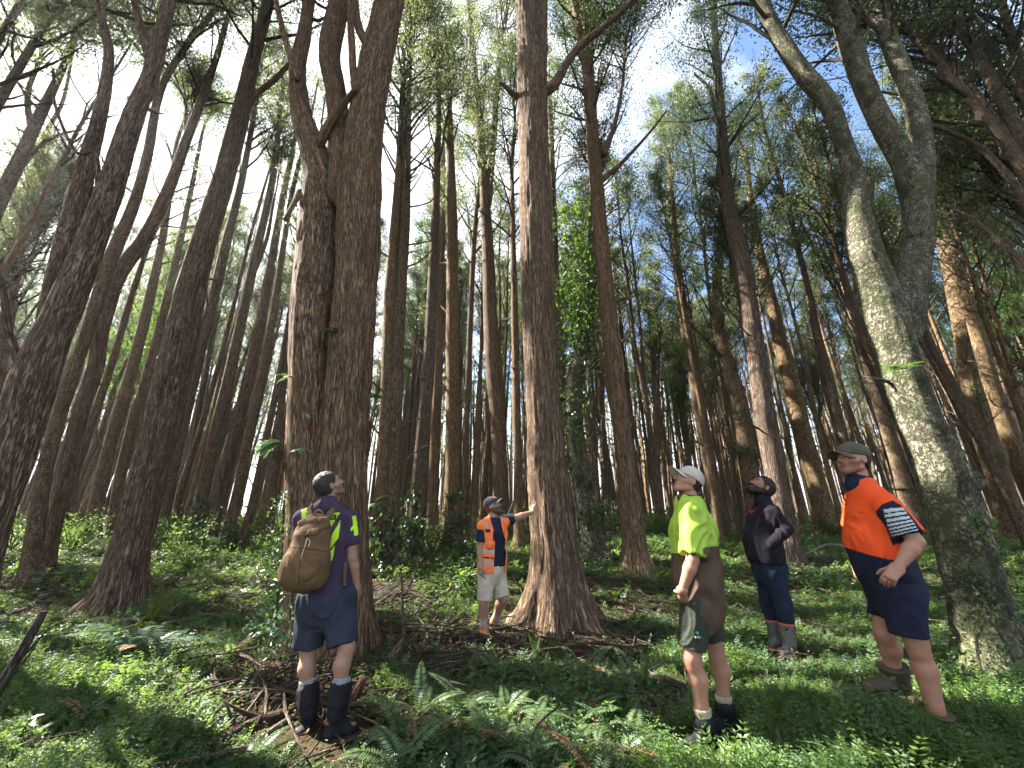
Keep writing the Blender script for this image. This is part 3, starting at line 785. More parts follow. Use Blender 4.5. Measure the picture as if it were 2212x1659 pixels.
def scatter_trees():
    pts = [(x, y, r) for x, y, r in TREE_SPOTS]
    rs = random.Random(12)
    n = 0
    def ok(x, y, dmin):
        return all((x - a) ** 2 + (y - b) ** 2 > (dmin + c_) ** 2 for a, b, c_ in pts)
    # left of the frame and in front of the sun: the trees whose crowns shade the group
    for _ in range(1500):
        if n >= 34: break
        x = rs.uniform(-23, -5.5); y = rs.uniform(-4, 9)
        if abs(x) < 1.42 * y + 1.2 or not ok(x, y, 2.0) or in_shaft(x, y): continue
        far_copy(rs.randrange(len(KINDS)), x, y, rs.uniform(.85, 1.1), rs.random() * 6.28); pts.append((x, y, .3)); n += 1
    for k, (x, y) in enumerate(((-16, 9.6), (-19.5, 12.5), (-13.6, 8.6), (-22, 13.5), (-17.5, 11.3), (-14.5, 10.6), (-24, 16))):     # the stand beyond the left edge
        far_copy((k * 3 + 5) % len(KINDS), x, y, .88, k * 1.1); pts.append((x, y, .3))
    n = 0
    for _ in range(600):            # to the right, out of frame at the foot, their crowns reach in
        if n >= 12: break
        x = rs.uniform(7, 19); y = rs.uniform(3, 10)
        if x < 1.42 * y + 1.2 or not ok(x, y, 1.5): continue
        far_copy(rs.randrange(len(KINDS)), x, y, rs.uniform(.8, 1.0), rs.random() * 6.28); pts.append((x, y, .3)); n += 1
    n = 0
    for _ in range(6000):
        if n >= 268: break
        y = 9.5 + 26 * rs.random() ** .95
        x = rs.uniform(-1.5 * y - 1, 1.5 * y + 1)
        if not ok(x, y, 1.1 if y < 20 else .75): continue
        if y < 17 and in_shaft(x, y) and rs.random() < .8: continue
        far_copy(rs.randrange(len(KINDS)), x, y, rs.uniform(.72, 1.1) * (.9 if y < 13 else 1), rs.random() * 6.28); pts.append((x, y, .3)); n += 1
scatter_trees()

def far_wood():
    """the last rows, which read as one mass of thin stems and leaves"""
    m = MB(); rs = random.Random(77); C, D = [], []
    for k in range(900):
        y = 31 + 27 * rs.random() ** .8; x = rs.uniform(-1.5 * y, 1.5 * y); z = float(ground(x, y)); h = rs.uniform(12, 18)
        lx, ly = rs.gauss(0, .5), rs.gauss(0, .5); r = rs.uniform(.07, .15)
        m.tube(np.array([[x, y, z - .3, r * 1.2], [x + lx * .3, y, z + h * .35, r], [x + lx * .8 + rs.gauss(0, .2), y + ly, z + h * .7, r * .6], [x + lx, y + ly, z + h, .03]]), 6, 0, cap=False, seed=k % 9)
        for j in range(20):
            t = rs.uniform(.42, 1.0); C.append((x + lx * t + rs.gauss(0, .9), y + rs.gauss(0, .9), z + h * t)); D.append((rs.gauss(0, 1), rs.gauss(0, 1), rs.gauss(.3, .7)))
        if rs.random() < .45:
            for j in range(14): C.append((x + rs.gauss(0, 1.2), y + rs.gauss(0, .6), z + abs(rs.gauss(.2, .6)))); D.append((rs.gauss(0, 1), rs.gauss(0, 1), rs.gauss(.5, .7)))
    C = np.array(C); n = len(C)
    m.leaves(C, np.array(D), rng.normal(size=(n, 3)), rng.uniform(.3, .7, n), rng.uniform(.14, .3, n), 1, .1)
    o = obj('far_wood', m.build('far_wood', [BARK_GREY, LEAF_OLIVE]))
    o['kind'] = 'stuff'; o['label'] = 'far rows of thin stems at the edge of the forest'; o['category'] = 'forest'
far_wood()

# ------------------------------------------------------------------ ground cover, litter (nobody could count these)
LEAF_GROUND = leaf_material('leaf_ground', (0.028, 0.066, 0.026), (0.115, 0.190, 0.056), 0.42, (0.21, 0.34, 0.06), rough=0.5, spec=0.32, randobj=0.0)
LEAF_FERN = leaf_material('leaf_fern', (0.045, 0.088, 0.036), (0.095, 0.150, 0.062), 0.40, (0.19, 0.30, 0.07), rough=0.42, spec=0.5, randobj=0.5)
LEAF_YELLOW = leaf_material('leaf_yellow', (0.055, 0.078, 0.016), (0.095, 0.115, 0.022), 0.42, (0.18, 0.21, 0.03))
LEAF_IVY = leaf_material('leaf_ivy', (0.016, 0.035, 0.014), (0.045, 0.085, 0.028), 0.35, (0.10, 0.18, 0.03), rough=0.3, spec=0.55)
LEAF_GLAUCOUS = leaf_material('leaf_glaucous', (0.05, 0.10, 0.065), (0.085, 0.15, 0.095), 0.35, (0.14, 0.24, 0.10), rough=0.35)
LEAF_DRY = leaf_material('leaf_dry', (0.07, 0.035, 0.018), (0.24, 0.15, 0.085), 0.1, (0.2, 0.12, 0.06), rough=0.8, spec=0.1, randobj=0.0)
WOOD_DEAD = bark_material('wood_dead', (0.045, 0.032, 0.022), (0.155, 0.112, 0.080), (0.34, 0.27, 0.20), moss=0.15, scale=40)
WOOD_RED = bark_material('wood_red', (0.040, 0.018, 0.012), (0.17, 0.085, 0.055), (0.36, 0.20, 0.135), moss=0.05, scale=40)
WOOD_PALE = bark_material('wood_pale', (0.22, 0.17, 0.12), (0.42, 0.35, 0.26), (0.60, 0.53, 0.42), scale=40)
WOOD_MOSSY = bark_material('wood_mossy', (0.030, 0.022, 0.015), (0.11, 0.085, 0.055), (0.22, 0.18, 0.12), moss=0.85, scale=30)

BARE = [(GP(1030, 1375), .85), (GP(1200, 1390), .75), (GP(700, 1420), .9), (GP(560, 1450), .6), (GP(880, 1380), .7), (GP(1280, 1385), .6), (GP(240, 1345), .7), (GP(30, 1330), .9), (GP(850, 1490), .35),
        (GP(640, 1520), .45), (GP(480, 1610), .3), (GP(1450, 1480), .25), (GP(1380, 1300), .8), (GP(1680, 1225), .6), (GP(930, 1310), .6)]
def cover_keep(x, y):
    n = fbm(np.stack([x * .9, y * .9, x * 0], -1), 31, 3)
    k = np.clip(0.95 + 0.55 * n, 0.2, 1.0)
    for p, r in BARE:
        k = k * (1 - .82 * np.exp(-((x - p[0]) ** 2 + (y - p[1]) ** 2) / (r * r)))
    return k

FEET = [GP(*q)[:2] for q in ((664, 1568), (690, 1568), (735, 1580), (765, 1575), (1052, 1378), (1080, 1362), (1465, 1618), (1500, 1622), (1535, 1615), (1560, 1575), (1680, 1416), (1705, 1412), (1662, 1400), (1865, 1478), (1905, 1490))]
def spread(n, y0, y1, pw=1.0):
    """random ground points inside the view between two distances"""
    y = (y0 ** (pw + 1) + rng.random(n) * (y1 ** (pw + 1) - y0 ** (pw + 1))) ** (1 / (pw + 1))
    x = (rng.random(n) * 2 - 1) * (1.32 * y + .9)
    return x, y

def sprigs(mb, n, y0, y1, ln, pairs, leaf, m=0, mask=True, up=.55, pts=None, width=.42, sc=(.6, 1.35)):
    if pts is None:
        x, y = spread(n, y0, y1)
        if mask:
            k = rng.random(n) < cover_keep(x, y); x, y = x[k], y[k]
    else: x, y = pts
    for fx, fy in FEET:
        k = ~((np.abs(x - fx) < .15) & (y - fy < .10) & (y - fy > -.32)); x, y = x[k], y[k]
    n = len(x)
    hgt = 1 + .6 * vnoise(np.stack([x * 1.7, y * 1.7, x * 0 + 5], -1), 44)
    z = ground(x, y)
    a = rng.random(n) * 6.283
    L = ln * rng.uniform(*sc, n) * hgt
    el = rng.uniform(.35, 1.25, n) * up * 1.6
    d = np.stack([np.cos(a) * np.cos(el), np.sin(a) * np.cos(el), np.sin(el)], -1)
    sd = np.stack([-np.sin(a), np.cos(a), a * 0], -1)
    droop = rng.uniform(.1, .6, n)
    C, D, N, LL = [], [], [], []
    tone = np.clip(.45 + .55 * fbm(np.stack([x * 1.1, y * 1.1, x * 0 + 2], -1), 71, 3) + rng.normal(size=n) * .16, 0, 1)
    RN = np.concatenate([np.clip(tone + rng.normal(size=n) * .12, 0, 1) for _ in range(2 * pairs)])
    for j in range(pairs):
        t = (j + 1) / pairs
        c_ = np.stack([x, y, z], -1) + d * (L * t)[:, None] - np.array([0, 0, 1]) * (L * droop * t * t * .6)[:, None]
        tang = d - np.array([0, 0, 1]) * (droop * t * 1.1)[:, None]
        ll = leaf * (L / ln) * (1.15 - .75 * t) * rng.uniform(.7, 1.2, n)
        for s in (-1, 1):
            dd = sd * s * .85 + tang * .55 + rng.normal(size=(n, 3)) * .18
            C.append(c_); D.append(dd); LL.append(ll)
            N.append(np.cross(tang, sd) * -1 + rng.normal(size=(n, 3)) * .25)
    mb.leaves(np.vstack(C), np.vstack(D), np.vstack(N), np.concatenate(LL), np.concatenate(LL) * width, m, .1, RN)

g = MB()
sprigs(g, 30000, 2.5, 7.2, .14, 6, .036)
sprigs(g, 15000, 2.5, 7.2, .20, 7, .052, sc=(.7, 1.3))
sprigs(g, 9000, 2.5, 5.0, .10, 4, .028, up=.9)
sprigs(g, 24000, 7.0, 14, .24, 4, .085)
sprigs(g, 15000, 13.5, 40, .42, 3, .18, mask=False)
def patch_pts(poly, n):
    xs = [q[0] for q in poly]; ys = [q[1] for q in poly]; out = []
    while len(out) < n:
        px, py = rng.uniform(min(xs), max(xs)), rng.uniform(min(ys), max(ys))
        ins = False
        for i in range(len(poly)):
            (x1, y1), (x2, y2) = poly[i], poly[(i + 1) % len(poly)]
            if (y1 > py) != (y2 > py) and px < (x2 - x1) * (py - y1) / (y2 - y1) + x1: ins = not ins
        if ins:
            q = P(px, py, 1.0) - np.array([0, 0, CZ]); Yq = -(CZ - .08) / q[2]
            out.append((q[0] * Yq, Yq))
    return np.array(out).T
tall = patch_pts([(1840, 1500), (2030, 1500), (2230, 1480), (2330, 1700), (1780, 1700)], 2600)
sprigs(g, 0, 0, 0, .25, 9, .055, pts=tall, up=.75)
tall = patch_pts([(-60, 1440), (330, 1420), (640, 1640), (560, 1720), (-60, 1720)], 2600)
sprigs(g, 0, 0, 0, .19, 8, .044, pts=tall, up=.6)
tall = patch_pts([(1380, 1560), (1700, 1440), (1830, 1560), (1750, 1700), (1380, 1700)], 2600)
sprigs(g, 0, 0, 0, .18, 7, .046, pts=tall, up=.7)
tall = patch_pts([(790, 1430), (900, 1425), (1010, 1490), (1000, 1530), (820, 1480)], 900)
sprigs(g, 0, 0, 0, .13, 6, .032, pts=tall, up=.8)
sprigs(g, 5200, 2.5, 8.5, .10, 2, .062, m=1, up=.9, width=.72)
sprigs(g, 2600, 2.5, 7.5, .22, 10, .030, m=2, up=.7, width=.5)
gc = obj('ground_cover', g.build('ground_cover', [LEAF_GROUND, LEAF_IVY, LEAF_GLAUCOUS], smooth=False))
gc['kind'] = 'stuff'; gc['label'] = 'low green ferny plants covering the forest floor'; gc['category'] = 'ground cover'

lm = MB()
x, y = spread(33000, 2.5, 11)
lm.leaves(np.stack([x, y, ground(x, y) + rng.uniform(0, .02, len(x)) + .07 * (rng.random(len(x)) < .25)], -1), np.stack([rng.normal(size=len(x)), rng.normal(size=len(x)), rng.normal(size=len(x)) * .25], -1),
          np.array([0, 0, 1]) + rng.normal(size=(len(x), 3)) * .3, rng.uniform(.02, .06, len(x)), rng.uniform(.008, .02, len(x)), 0, .2)
ll = obj('leaf_litter', lm.build('leaf_litter', [LEAF_DRY], smooth=False))
ll['kind'] = 'stuff'; ll['label'] = 'dry brown leaf litter and bark flakes between the plants'; ll['category'] = 'leaf litter'

tw = MB()
def stick(mb, x, y, ln, r, seed=0, tilt=.12, sides=4, lift=.0):
    a = rng.random() * 6.283
    d = np.array([math.cos(a), math.sin(a), 0])
    pts = []
    cv = rng.uniform(-.25, .25); h0 = rng.uniform(0, tilt) * ln
    for k in range(4):
        t = k / 3
        q = np.array([x, y, 0]) + d * ln * (t - .5) + np.array([-d[1], d[0], 0]) * cv * ln * (t - .5) ** 2 * 2
        pts.append([q[0], q[1], float(ground(q[0], q[1])) + r * .7 + lift + h0 * t + rng.uniform(0, .015), r * (1 - .6 * t)])
    mb.tube(np.array(pts), sides, 0, cap=False, seed=seed)
for k in range(900):
    xx, yy = spread(1, 2.7, 9.0)
    stick(tw, xx[0], yy[0], rng.uniform(.15, .8), rng.uniform(.003, .010), k % 7)
for px, py, s, n in ((1030, 1375, .55, 170), (900, 1350, .7, 120), (870, 1300, .8, 90), (700, 1440, .5, 34), (850, 1480, .4, 60), (1300, 1370, .6, 80), (40, 1330, .7, 60), (560, 1470, .5, 40), (1400, 1290, .8, 60), (600, 1530, .35, 14), (450, 1560, .5, 18), (480, 1430, .6, 40), (780, 1330, .6, 70), (1480, 1350, .8, 70), (1650, 1250, 1.0, 60), (560, 1290, .8, 60)):
    p = GP(px, py)
    for k in range(n // 4):
        q = p[:2] + rng.normal(size=2) * s * .8
        stick(tw, q[0], q[1], rng.uniform(.4, 1.2), rng.uniform(.008, .019), k % 7, .12, 6, .03)
    for k in range(int(n * 1.4)):
        q = p[:2] + rng.normal(size=2) * s * .6
        stick(tw, q[0], q[1], rng.uniform(.10, .55), rng.uniform(.003, .009), k % 7, .2)
for k in range(170):
    xx, yy = spread(1, 2.9, 9.5)
    stick(tw, xx[0], yy[0], rng.uniform(.5, 1.5), rng.uniform(.007, .018), k % 7, .10, 6, .04)
tl = obj('twig_litter', tw.build('twig_litter', [WOOD_DEAD]))
tl['kind'] = 'stuff'; tl['label'] = 'fallen twigs and bark strips strewn over the forest floor'; tl['category'] = 'twigs'

# ------------------------------------------------------------------ logs and fallen branches
def log(name, label, pts, mat, ends=None, lift=0.0, sides=12, abs_y=None, cat='branch', jag=.0, forks=0):
    """pts: (pixel x, pixel y, pixel width[, height above ground]) along a piece of dead wood"""
    path = []
    for p in pts:
        hgt = p[3] if len(p) > 3 else 0.0
        if abs_y is None or hgt == 0:
            b = GP(p[0], p[1]); Yq = b[1]
        else:
            Yq = abs_y
        if hgt and abs_y is None: Yq = path[-1][1] if path else G(p[0], p[1])
        q = P(p[0], p[1], Yq) if hgt else b
        r = RAD(p[2], p[0], p[1], Yq)
        path.append([q[0], q[1], q[2] + (0 if hgt else r * .55 + lift), r])
    sm = catmull(path, .07)
    sd = int(pts[0][0])
    m = MB()
    m.tube(sm, sides, 0, trunk_disp(sd, 0, 3, .12, .03, .3, 0), seed=sd % 13)
    rs = random.Random(sd)
    for k in range(forks):
        i = rs.randrange(len(sm) // 4, len(sm) - 1)
        d = unit([rs.uniform(-1, 1), rs.uniform(-.6, .6), rs.uniform(.1, .9)])
        ln = rs.uniform(.15, .5); o = sm[i, :3]
        q = np.array([[*o, sm[i, 3] * .5], [*(o + d * ln * .5), sm[i, 3] * .35], [*(o + d * ln + np.array([0, 0, .03])), .004]])
        m.tube(q, 6, 0, seed=k)
    org = np.array(path[0][:3])
    o = obj(name, m.build(name, [mat], True, org), None, org)
    return tag(o, label, cat)

log('broken_branch', 'thick dark broken branch sticking up at the left edge of the clearing', [(-90, 1630, 40), (0, 1484, 28, 1), (50, 1400, 24, 1), (95, 1320, 19, 1)], WOOD_DEAD, sides=18, forks=2)
log('fallen_log', 'brown log end lying just left of the root-flared trunk', [(60, 1318, 20), (122, 1280, 19), (183, 1246, 16)], WOOD_DEAD, cat='log', forks=1)
log('fallen_branch', 'long pale curved branch lying at the foot of the root-flared trunk', [(171, 1360, 7), (275, 1340, 6), (364, 1334, 5), (392, 1350, 4)], WOOD_PALE)
log('fallen_branch', 'dark branch lying across the bare ground at the left edge', [(-10, 1340, 16), (75, 1312, 13), (120, 1300, 8)], WOOD_DEAD, forks=2)
log('fallen_log', 'short dark rotting log among low plants in the left foreground', [(290, 1508, 20), (340, 1492, 22), (400, 1474, 16)], WOOD_RED, cat='log')
log('fallen_log', 'thick dark log lying nearest the bottom edge left of the backpacked man', [(415, 1645, 30), (480, 1605, 32), (550, 1570, 28), (640, 1540, 20)], WOOD_RED, cat='log', forks=2)
log('fallen_branch', 'pale bare stick beside the left boot of the backpacked man', [(540, 1612, 9), (600, 1572, 12), (650, 1540, 10)], WOOD_PALE)
log('fallen_branch', 'long dark branch on the ground passing behind the legs of the backpacked man', [(505, 1520, 12), (580, 1498, 14), (636, 1483, 12), (710, 1470, 10), (770, 1458, 12), (874, 1428, 7)], WOOD_DEAD, forks=3)
log('wood_piece', 'short thick reddish wood piece right of the backpacked man\'s boot', [(756, 1526, 17), (772, 1494, 20, .1), (788, 1464, 16, .2)], WOOD_RED, cat='wood')
log('wood_shard', 'upright split slab of pale wood between the backpacked man and the lit mound', [(842, 1436, 24), (856, 1408, 21, .1), (867, 1388, 13, .2), (874, 1376, 4, .3)], WOOD_DEAD, cat='wood')
log('fallen_log', 'mossy log lying between the backpacked man and the orange vest man', [(765, 1364, 17), (863, 1367, 17), (974, 1357, 12)], WOOD_MOSSY, cat='log', forks=2)
log('fallen_branch', 'thin purplish branch lying just behind the mossy log', [(877, 1354, 11), (930, 1346, 11), (975, 1337, 7)], WOOD_RED)
log('fallen_branch', 'thin straight branch right of the backpacked man\'s shorts, nearest the mossy log', [(765, 1341, 7), (800, 1339, 7), (838, 1336, 5)], WOOD_RED)
log('fallen_branch', 'long thin grey branch lying left of the orange vest man\'s knees', [(840, 1307, 7), (920, 1303, 7), (1020, 1296, 5)], WOOD_DEAD, forks=2)
log('dead_sapling', 'thin dead upright sapling between the backpacked man and the orange vest man', [(871, 1378, 8), (870, 1330, 7, .3), (869, 1282, 5, .6), (866, 1240, 3, .9)], WOOD_DEAD, cat='sapling', forks=5)
log('fallen_branch', 'orange-brown curved branch under the dark jacket man\'s gumboots', [(1525, 1432, 9), (1627, 1434, 12), (1705, 1425, 12), (1752, 1409, 8)], WOOD_RED)
log('fallen_log', 'grey lichen-flecked log behind the shins of the white cap man', [(1405, 1458, 16), (1450, 1478, 17), (1520, 1508, 15), (1580, 1540, 10)], WOOD_DEAD, cat='log', forks=1)
log('fallen_branch', 'thin orange branch lying far back between the white cap and the jacket', [(1434, 1213, 6), (1520, 1212, 7), (1600, 1212, 6)], WOOD_RED)
log('wood_piece', 'chunk of pale bark lying left of the orange polo man\'s gumboot', [(1646, 1570, 18), (1666, 1584, 22), (1688, 1598, 14)], WOOD_RED, cat='wood')
log('fallen_log', 'brown log running off the bottom edge right of the white cap man', [(1745, 1626, 20), (1800, 1648, 26), (1870, 1685, 28)], WOOD_DEAD, cat='log')
log('fallen_branch', 'dark stick lying beside the rear boot of the white cap man', [(1540, 1536, 7), (1575, 1562, 9), (1640, 1612, 8)], WOOD_DEAD)
log('fallen_branch', 'pinkish branch lying in front of the central trunk on the right', [(1239, 1409, 8), (1290, 1420, 9), (1340, 1438, 6)], WOOD_RED, forks=1)
log('fallen_branch', 'curved brown branch right of the central trunk\'s roots, lower one', [(1292, 1362, 7), (1305, 1376, 8), (1360, 1372, 8), (1420, 1362, 5)], WOOD_DEAD, forks=1)
log('fallen_branch', 'curved brown branch right of the central trunk\'s roots, upper one', [(1310, 1335, 8), (1358, 1361, 9), (1412, 1352, 6)], WOOD_DEAD, forks=2)
log('fallen_log', 'moss-covered log at the bottom edge just right of the fern bed', [(1290, 1628, 40), (1345, 1648, 46), (1430, 1690, 46)], WOOD_MOSSY, cat='log')
log('fallen_branch', 'thin bent dead stick standing up from the front fern bed', [(1148, 1668, 5), (1149, 1590, 5, .1), (1175, 1552, 5, .2), (1206, 1528, 4, .3)], WOOD_DEAD)
log('fallen_log', 'dark log lying behind the waist of the orange polo man', [(1720, 1206, 12), (1790, 1214, 14), (1850, 1220, 11)], WOOD_DEAD, cat='log', forks=3)
log('fallen_branch', 'thin pale branch arching behind the orange polo man', [(1690, 1212, 5), (1740, 1196, 5, .3), (1790, 1176, 5, .3), (1840, 1182, 4, .2)], WOOD_PALE)
log('fallen_branch', 'long mossy dead branch between the slim bare trunk and the white cap man', [(1330, 1290, 8), (1400, 1275, 8), (1470, 1262, 7), (1500, 1255, 4)], WOOD_MOSSY, forks=3)
log('fallen_branch', 'brown branch lying left of the dark jacket man\'s knees', [(1560, 1342, 8), (1600, 1336, 9), (1650, 1318, 6)], WOOD_DEAD, forks=2)
log('leaning_pole', 'pale straight dead pole leaning on the central trunk behind the man', [(1068, 1176, 6), (1098, 1112, 6, 1), (1119, 1064, 6, 1), (1141, 1016, 5, 1)], WOOD_PALE, abs_y=None, cat='pole')

def brushwood():
    m = MB(); rs = random.Random(5)
    a = GP(790, 1290); b = GP(850, 1290)
    for k in range(46):
        t = rs.random()
        o = a * (1 - t) + b * t + np.array([rs.uniform(-.1, .1), rs.uniform(-.2, .3), .02])
        d = unit([1.0, rs.uniform(-.4, .4), rs.uniform(.15, .55)])
        ln = rs.uniform(.25, .75)
        m.tube(np.array([[*o, .006], [*(o + d * ln * .5 + np.array([0, 0, .03])), .005], [*(o + d * ln), .002]]), 4, 0, seed=k)
    o = obj('brushwood', m.build('brushwood', [WOOD_PALE], True, a), None, a)
    tag(o, 'fan of pale dead twigs on the ground right of the backpacked man\'s hand', 'branch')
brushwood()

# ------------------------------------------------------------------ ferns
def frond(mb, o, az, ln, el, curl, m=0, pairs=24, wid=.13, taper=1.0, twist=0.0):
    d = np.array([math.cos(az), math.sin(az), 0])
    sd = np.array([-math.sin(az), math.cos(az), 0])
    pts = []; e = el
    p = np.array(o, float)
    n = 14
    tang = []
    for k in range(n + 1):
        t_ = d * math.cos(e) + np.array([0, 0, math.sin(e)])
        pts.append([*p, .004 * (1 - .8 * k / n)]); tang.append(t_)
        p = p + t_ * ln / n + sd * twist * ln / n * k / n
        e -= curl / n
    pts = np.array(pts); tang = np.array(tang)
    mb.tube(pts, 3, 1, cap=False)
    t = np.linspace(.14, .995, pairs)
    ii = t * n
    c_ = np.stack([np.interp(ii, range(n + 1), pts[:, a]) for a in range(3)], -1)
    tg = np.stack([np.interp(ii, range(n + 1), tang[:, a]) for a in range(3)], -1)
    prof = np.sin(np.pi * np.clip(t * .93 + .10, 0, 1)) ** .6 * (1.05 - .55 * t * taper)
    for s in (-1, 1):
        dd = sd[None] * s + tg * .30 + rng.normal(size=(pairs, 3)) * .05 - np.array([0, 0, .12])
        nr = np.cross(tg, sd[None] * np.ones((pairs, 1))) * -1
        ll = wid * prof * ln / .6
        mb.leaves(c_, dd, nr, ll, np.full(pairs, ln / pairs * 1.0), m, .12)

def fern_mesh(seed, n=8, ln=.6, wid=.12, mat=None, el=(.6, 1.3), curl=(1.2, 2.2), pairs=24):
    rs = random.Random(seed); m = MB()
    for k in range(n):
        frond(m, (rs.uniform(-.03, .03), rs.uniform(-.03, .03), 0), 6.283 * k / n + rs.uniform(-.4, .4), ln * rs.uniform(.65, 1.15), rs.uniform(*el), rs.uniform(*curl), 2 if (n > 4 and k == seed % 3) else 0, pairs, wid * rs.uniform(.8, 1.15), twist=rs.uniform(-.5, .5))
    return m.build('fern', [mat or LEAF_FERN, TWIG, LEAF_DRY], smooth=False)
FERNS = [fern_mesh(1, 7), fern_mesh(2, 9, .55), fern_mesh(3, 6, .68), fern_mesh(4, 8, .6, .10), fern_mesh(5, 5, .5, .14), fern_mesh(6, 10, .62)]
def fern(px, py, k, s, label, group=None, me=None, dz=0.0, rz=None):
    p = GP(px, py)
    o = obj('fern', me or FERNS[k], None, (p[0], p[1], float(ground(p[0], p[1])) + dz))
    o.rotation_euler = (random.uniform(-.15, .15), random.uniform(-.15, .15), random.random() * 6.28 if rz is None else rz)
    o.scale = (s, s, s)
    return tag(o, label, 'fern', group)
BED = 'dark green sword fern with arching fronds in the fern bed at the bottom edge'
for k, (px, py, s) in enumerate([(890, 1625, .6), (860, 1600, .8), (905, 1550, .7), (930, 1640, .8), (985, 1590, .85), (1010, 1540, .75), (1060, 1620, .9), (1090, 1565, .85), (1130, 1660, .85), (1165, 1600, .9),
                               (1230, 1640, .85), (1250, 1580, .9), (1300, 1600, .8), (1340, 1570, .8), (1350, 1640, .7), (1000, 1680, .8), (1290, 1690, .8), (860, 1680, .8), (1180, 1690, .8)]):
    fern(px, py, k % 6, s * .86, BED, 'sword ferns in the front fern bed')
SUNNY = 'pale sunlit sword fern in the row behind the front fern bed'
for k, (px, py, s) in enumerate([(1075, 1475, .8), (1130, 1465, .8), (1180, 1485, .75), (1255, 1480, .85), (1310, 1478, .8), (1365, 1490, .8), (1020, 1455, .6), (1400, 1480, .6)]):
    fern(px, py, (k * 2 + 1) % 6, s, SUNNY, 'sunlit sword ferns behind the front bed')
UPR = fern_mesh(11, 3, .42, .10, LEAF_FERN, (1.3, 1.55), (.1, .4))
fern(1160, 1440, 0, .8, 'small upright fern frond standing in front of the central trunk', me=UPR)
fern(1395, 1490, 0, .9, 'upright fern frond at the right end of the sunlit fern row', me=UPR)
YEL = fern_mesh(12, 5, .60, .15, LEAF_YELLOW, (1.0, 1.5), (.2, .7), pairs=16)
fern(336, 1345, 0, .95, 'yellowing upright fern at the foot of the root-flared trunk', me=YEL)
YARCH = fern_mesh(13, 4, .7, .12, LEAF_GROUND, (.5, .9), (1.0, 1.6))
fern(395, 1350, 0, .9, 'yellow-green arching fern right of the yellowing fern', me=YARCH)
BRK = fern_mesh(14, 8, .95, .20, LEAF_GLAUCOUS, (1.15, 1.45), (1.5, 2.0), pairs=26)
fern(300, 1445, 0, .85, 'large blue-green bracken clump on bare stalks in the left foreground', me=BRK)
WHT = fern_mesh(15, 2, .34, .13, LEAF_GLAUCOUS, (.5, .7), (.8, 1.1), pairs=18)
fern(830, 1655, 0, 1.0, 'single pale grey fern frond near the bottom edge below the backpacked man', me=WHT, rz=-.5)
fern(1236, 1640, 0, .9, 'yellowed fern frond hanging in the front fern bed', me=fern_mesh(16, 3, .34, .13, LEAF_YELLOW, (.3, .7), (1.2, 2.0), pairs=16))
for k, (px, py, s, lab) in enumerate([(175, 1560, .6, 'dark fern in the left foreground nearest the left edge'), (420, 1600, .55, 'dark fern beside the thick log in the left foreground'), (500, 1420, .5, 'fern growing left of the double trunk foot'),
        (1700, 1330, .7, 'dark green fern right of the dark jacket man\'s shins'), (1880, 1300, .7, 'dark fern behind the orange polo man, left of the mossy tree'), (1480, 1290, .6, 'small fern between the slim bare trunk and the white cap man'),
        (960, 1290, .5, 'small fern left of the orange vest man\'s shorts'), (1700, 1650, .6, 'fern at the bottom edge between white cap and orange polo men'), (330, 1270, .6, 'fern right behind the root-flared trunk'), (560, 1330, .6, 'fern in shade left of the double trunk'),
        (110, 1245, .8, 'grey-green fern between the two stems at left'), (545, 1655, .5, 'fern at the bottom edge left of the thick log end')]):
    fern(px, py, k % 6, s, lab)

# seedlings with broad leaves
def seedling(px, py, s, n, mat, label, cat='seedling', hgt=.25, leaf=.09, wid=.5, name='seedling'):
    p = GP(px, py); b = np.array([p[0], p[1], float(ground(p[0], p[1]))])
    rs = random.Random(int(px)); m = MB()
    m.tube(np.array([[0, 0, 0, .006], [.01, 0, hgt * .5, .005], [.02, .01, hgt, .003]]), 5, 0)
    C = np.array([[.01, 0, hgt * rs.uniform(.4, 1.0)] for _ in range(n)])
    D = np.array([[math.cos(k * 2.4), math.sin(k * 2.4), rs.uniform(-.1, .5)] for k in range(n)])
    m.leaves(C, D, np.tile([0, 0, 1.0], (n, 1)) + rng.normal(size=(n, 3)) * .3, leaf * rng.uniform(.7, 1.2, n), leaf * wid, 1, .15)
    o = obj(name, m.build(name, [TWIG, mat], False), None, b); o.scale = (s, s, s)
    return tag(o, label, cat)
seedling(1003, 1377, 1.0, 9, LEAF_LIME, 'lime green broad-leaved seedling at the orange vest man\'s boot', hgt=.12, leaf=.12)
seedling(85, 1275, 1.4, 14, LEAF_GLAUCOUS, 'broad-leaved grey-green seedling patch beside the log at left', hgt=.2, leaf=.16)
seedling(1290, 1437, .9, 10, LEAF_GLAUCOUS, 'pale whitish seedling right of the upright fern in front of the central trunk', hgt=.14, leaf=.07)
seedling(60, 1420, 1.0, 6, LEAF_LIME, 'tiny bright green seedling under the broken branch at left', hgt=.2, leaf=.09)
seedling(40, 1600, 1.0, 10, LEAF_LIME, 'lime green seedling at the left edge near the bottom', hgt=.12, leaf=.08)
seedling(1970, 1560, 1.0, 10, LEAF_GROUND, 'small leafy weed in front of the orange polo man\'s hidden foot', hgt=.2, leaf=.07)

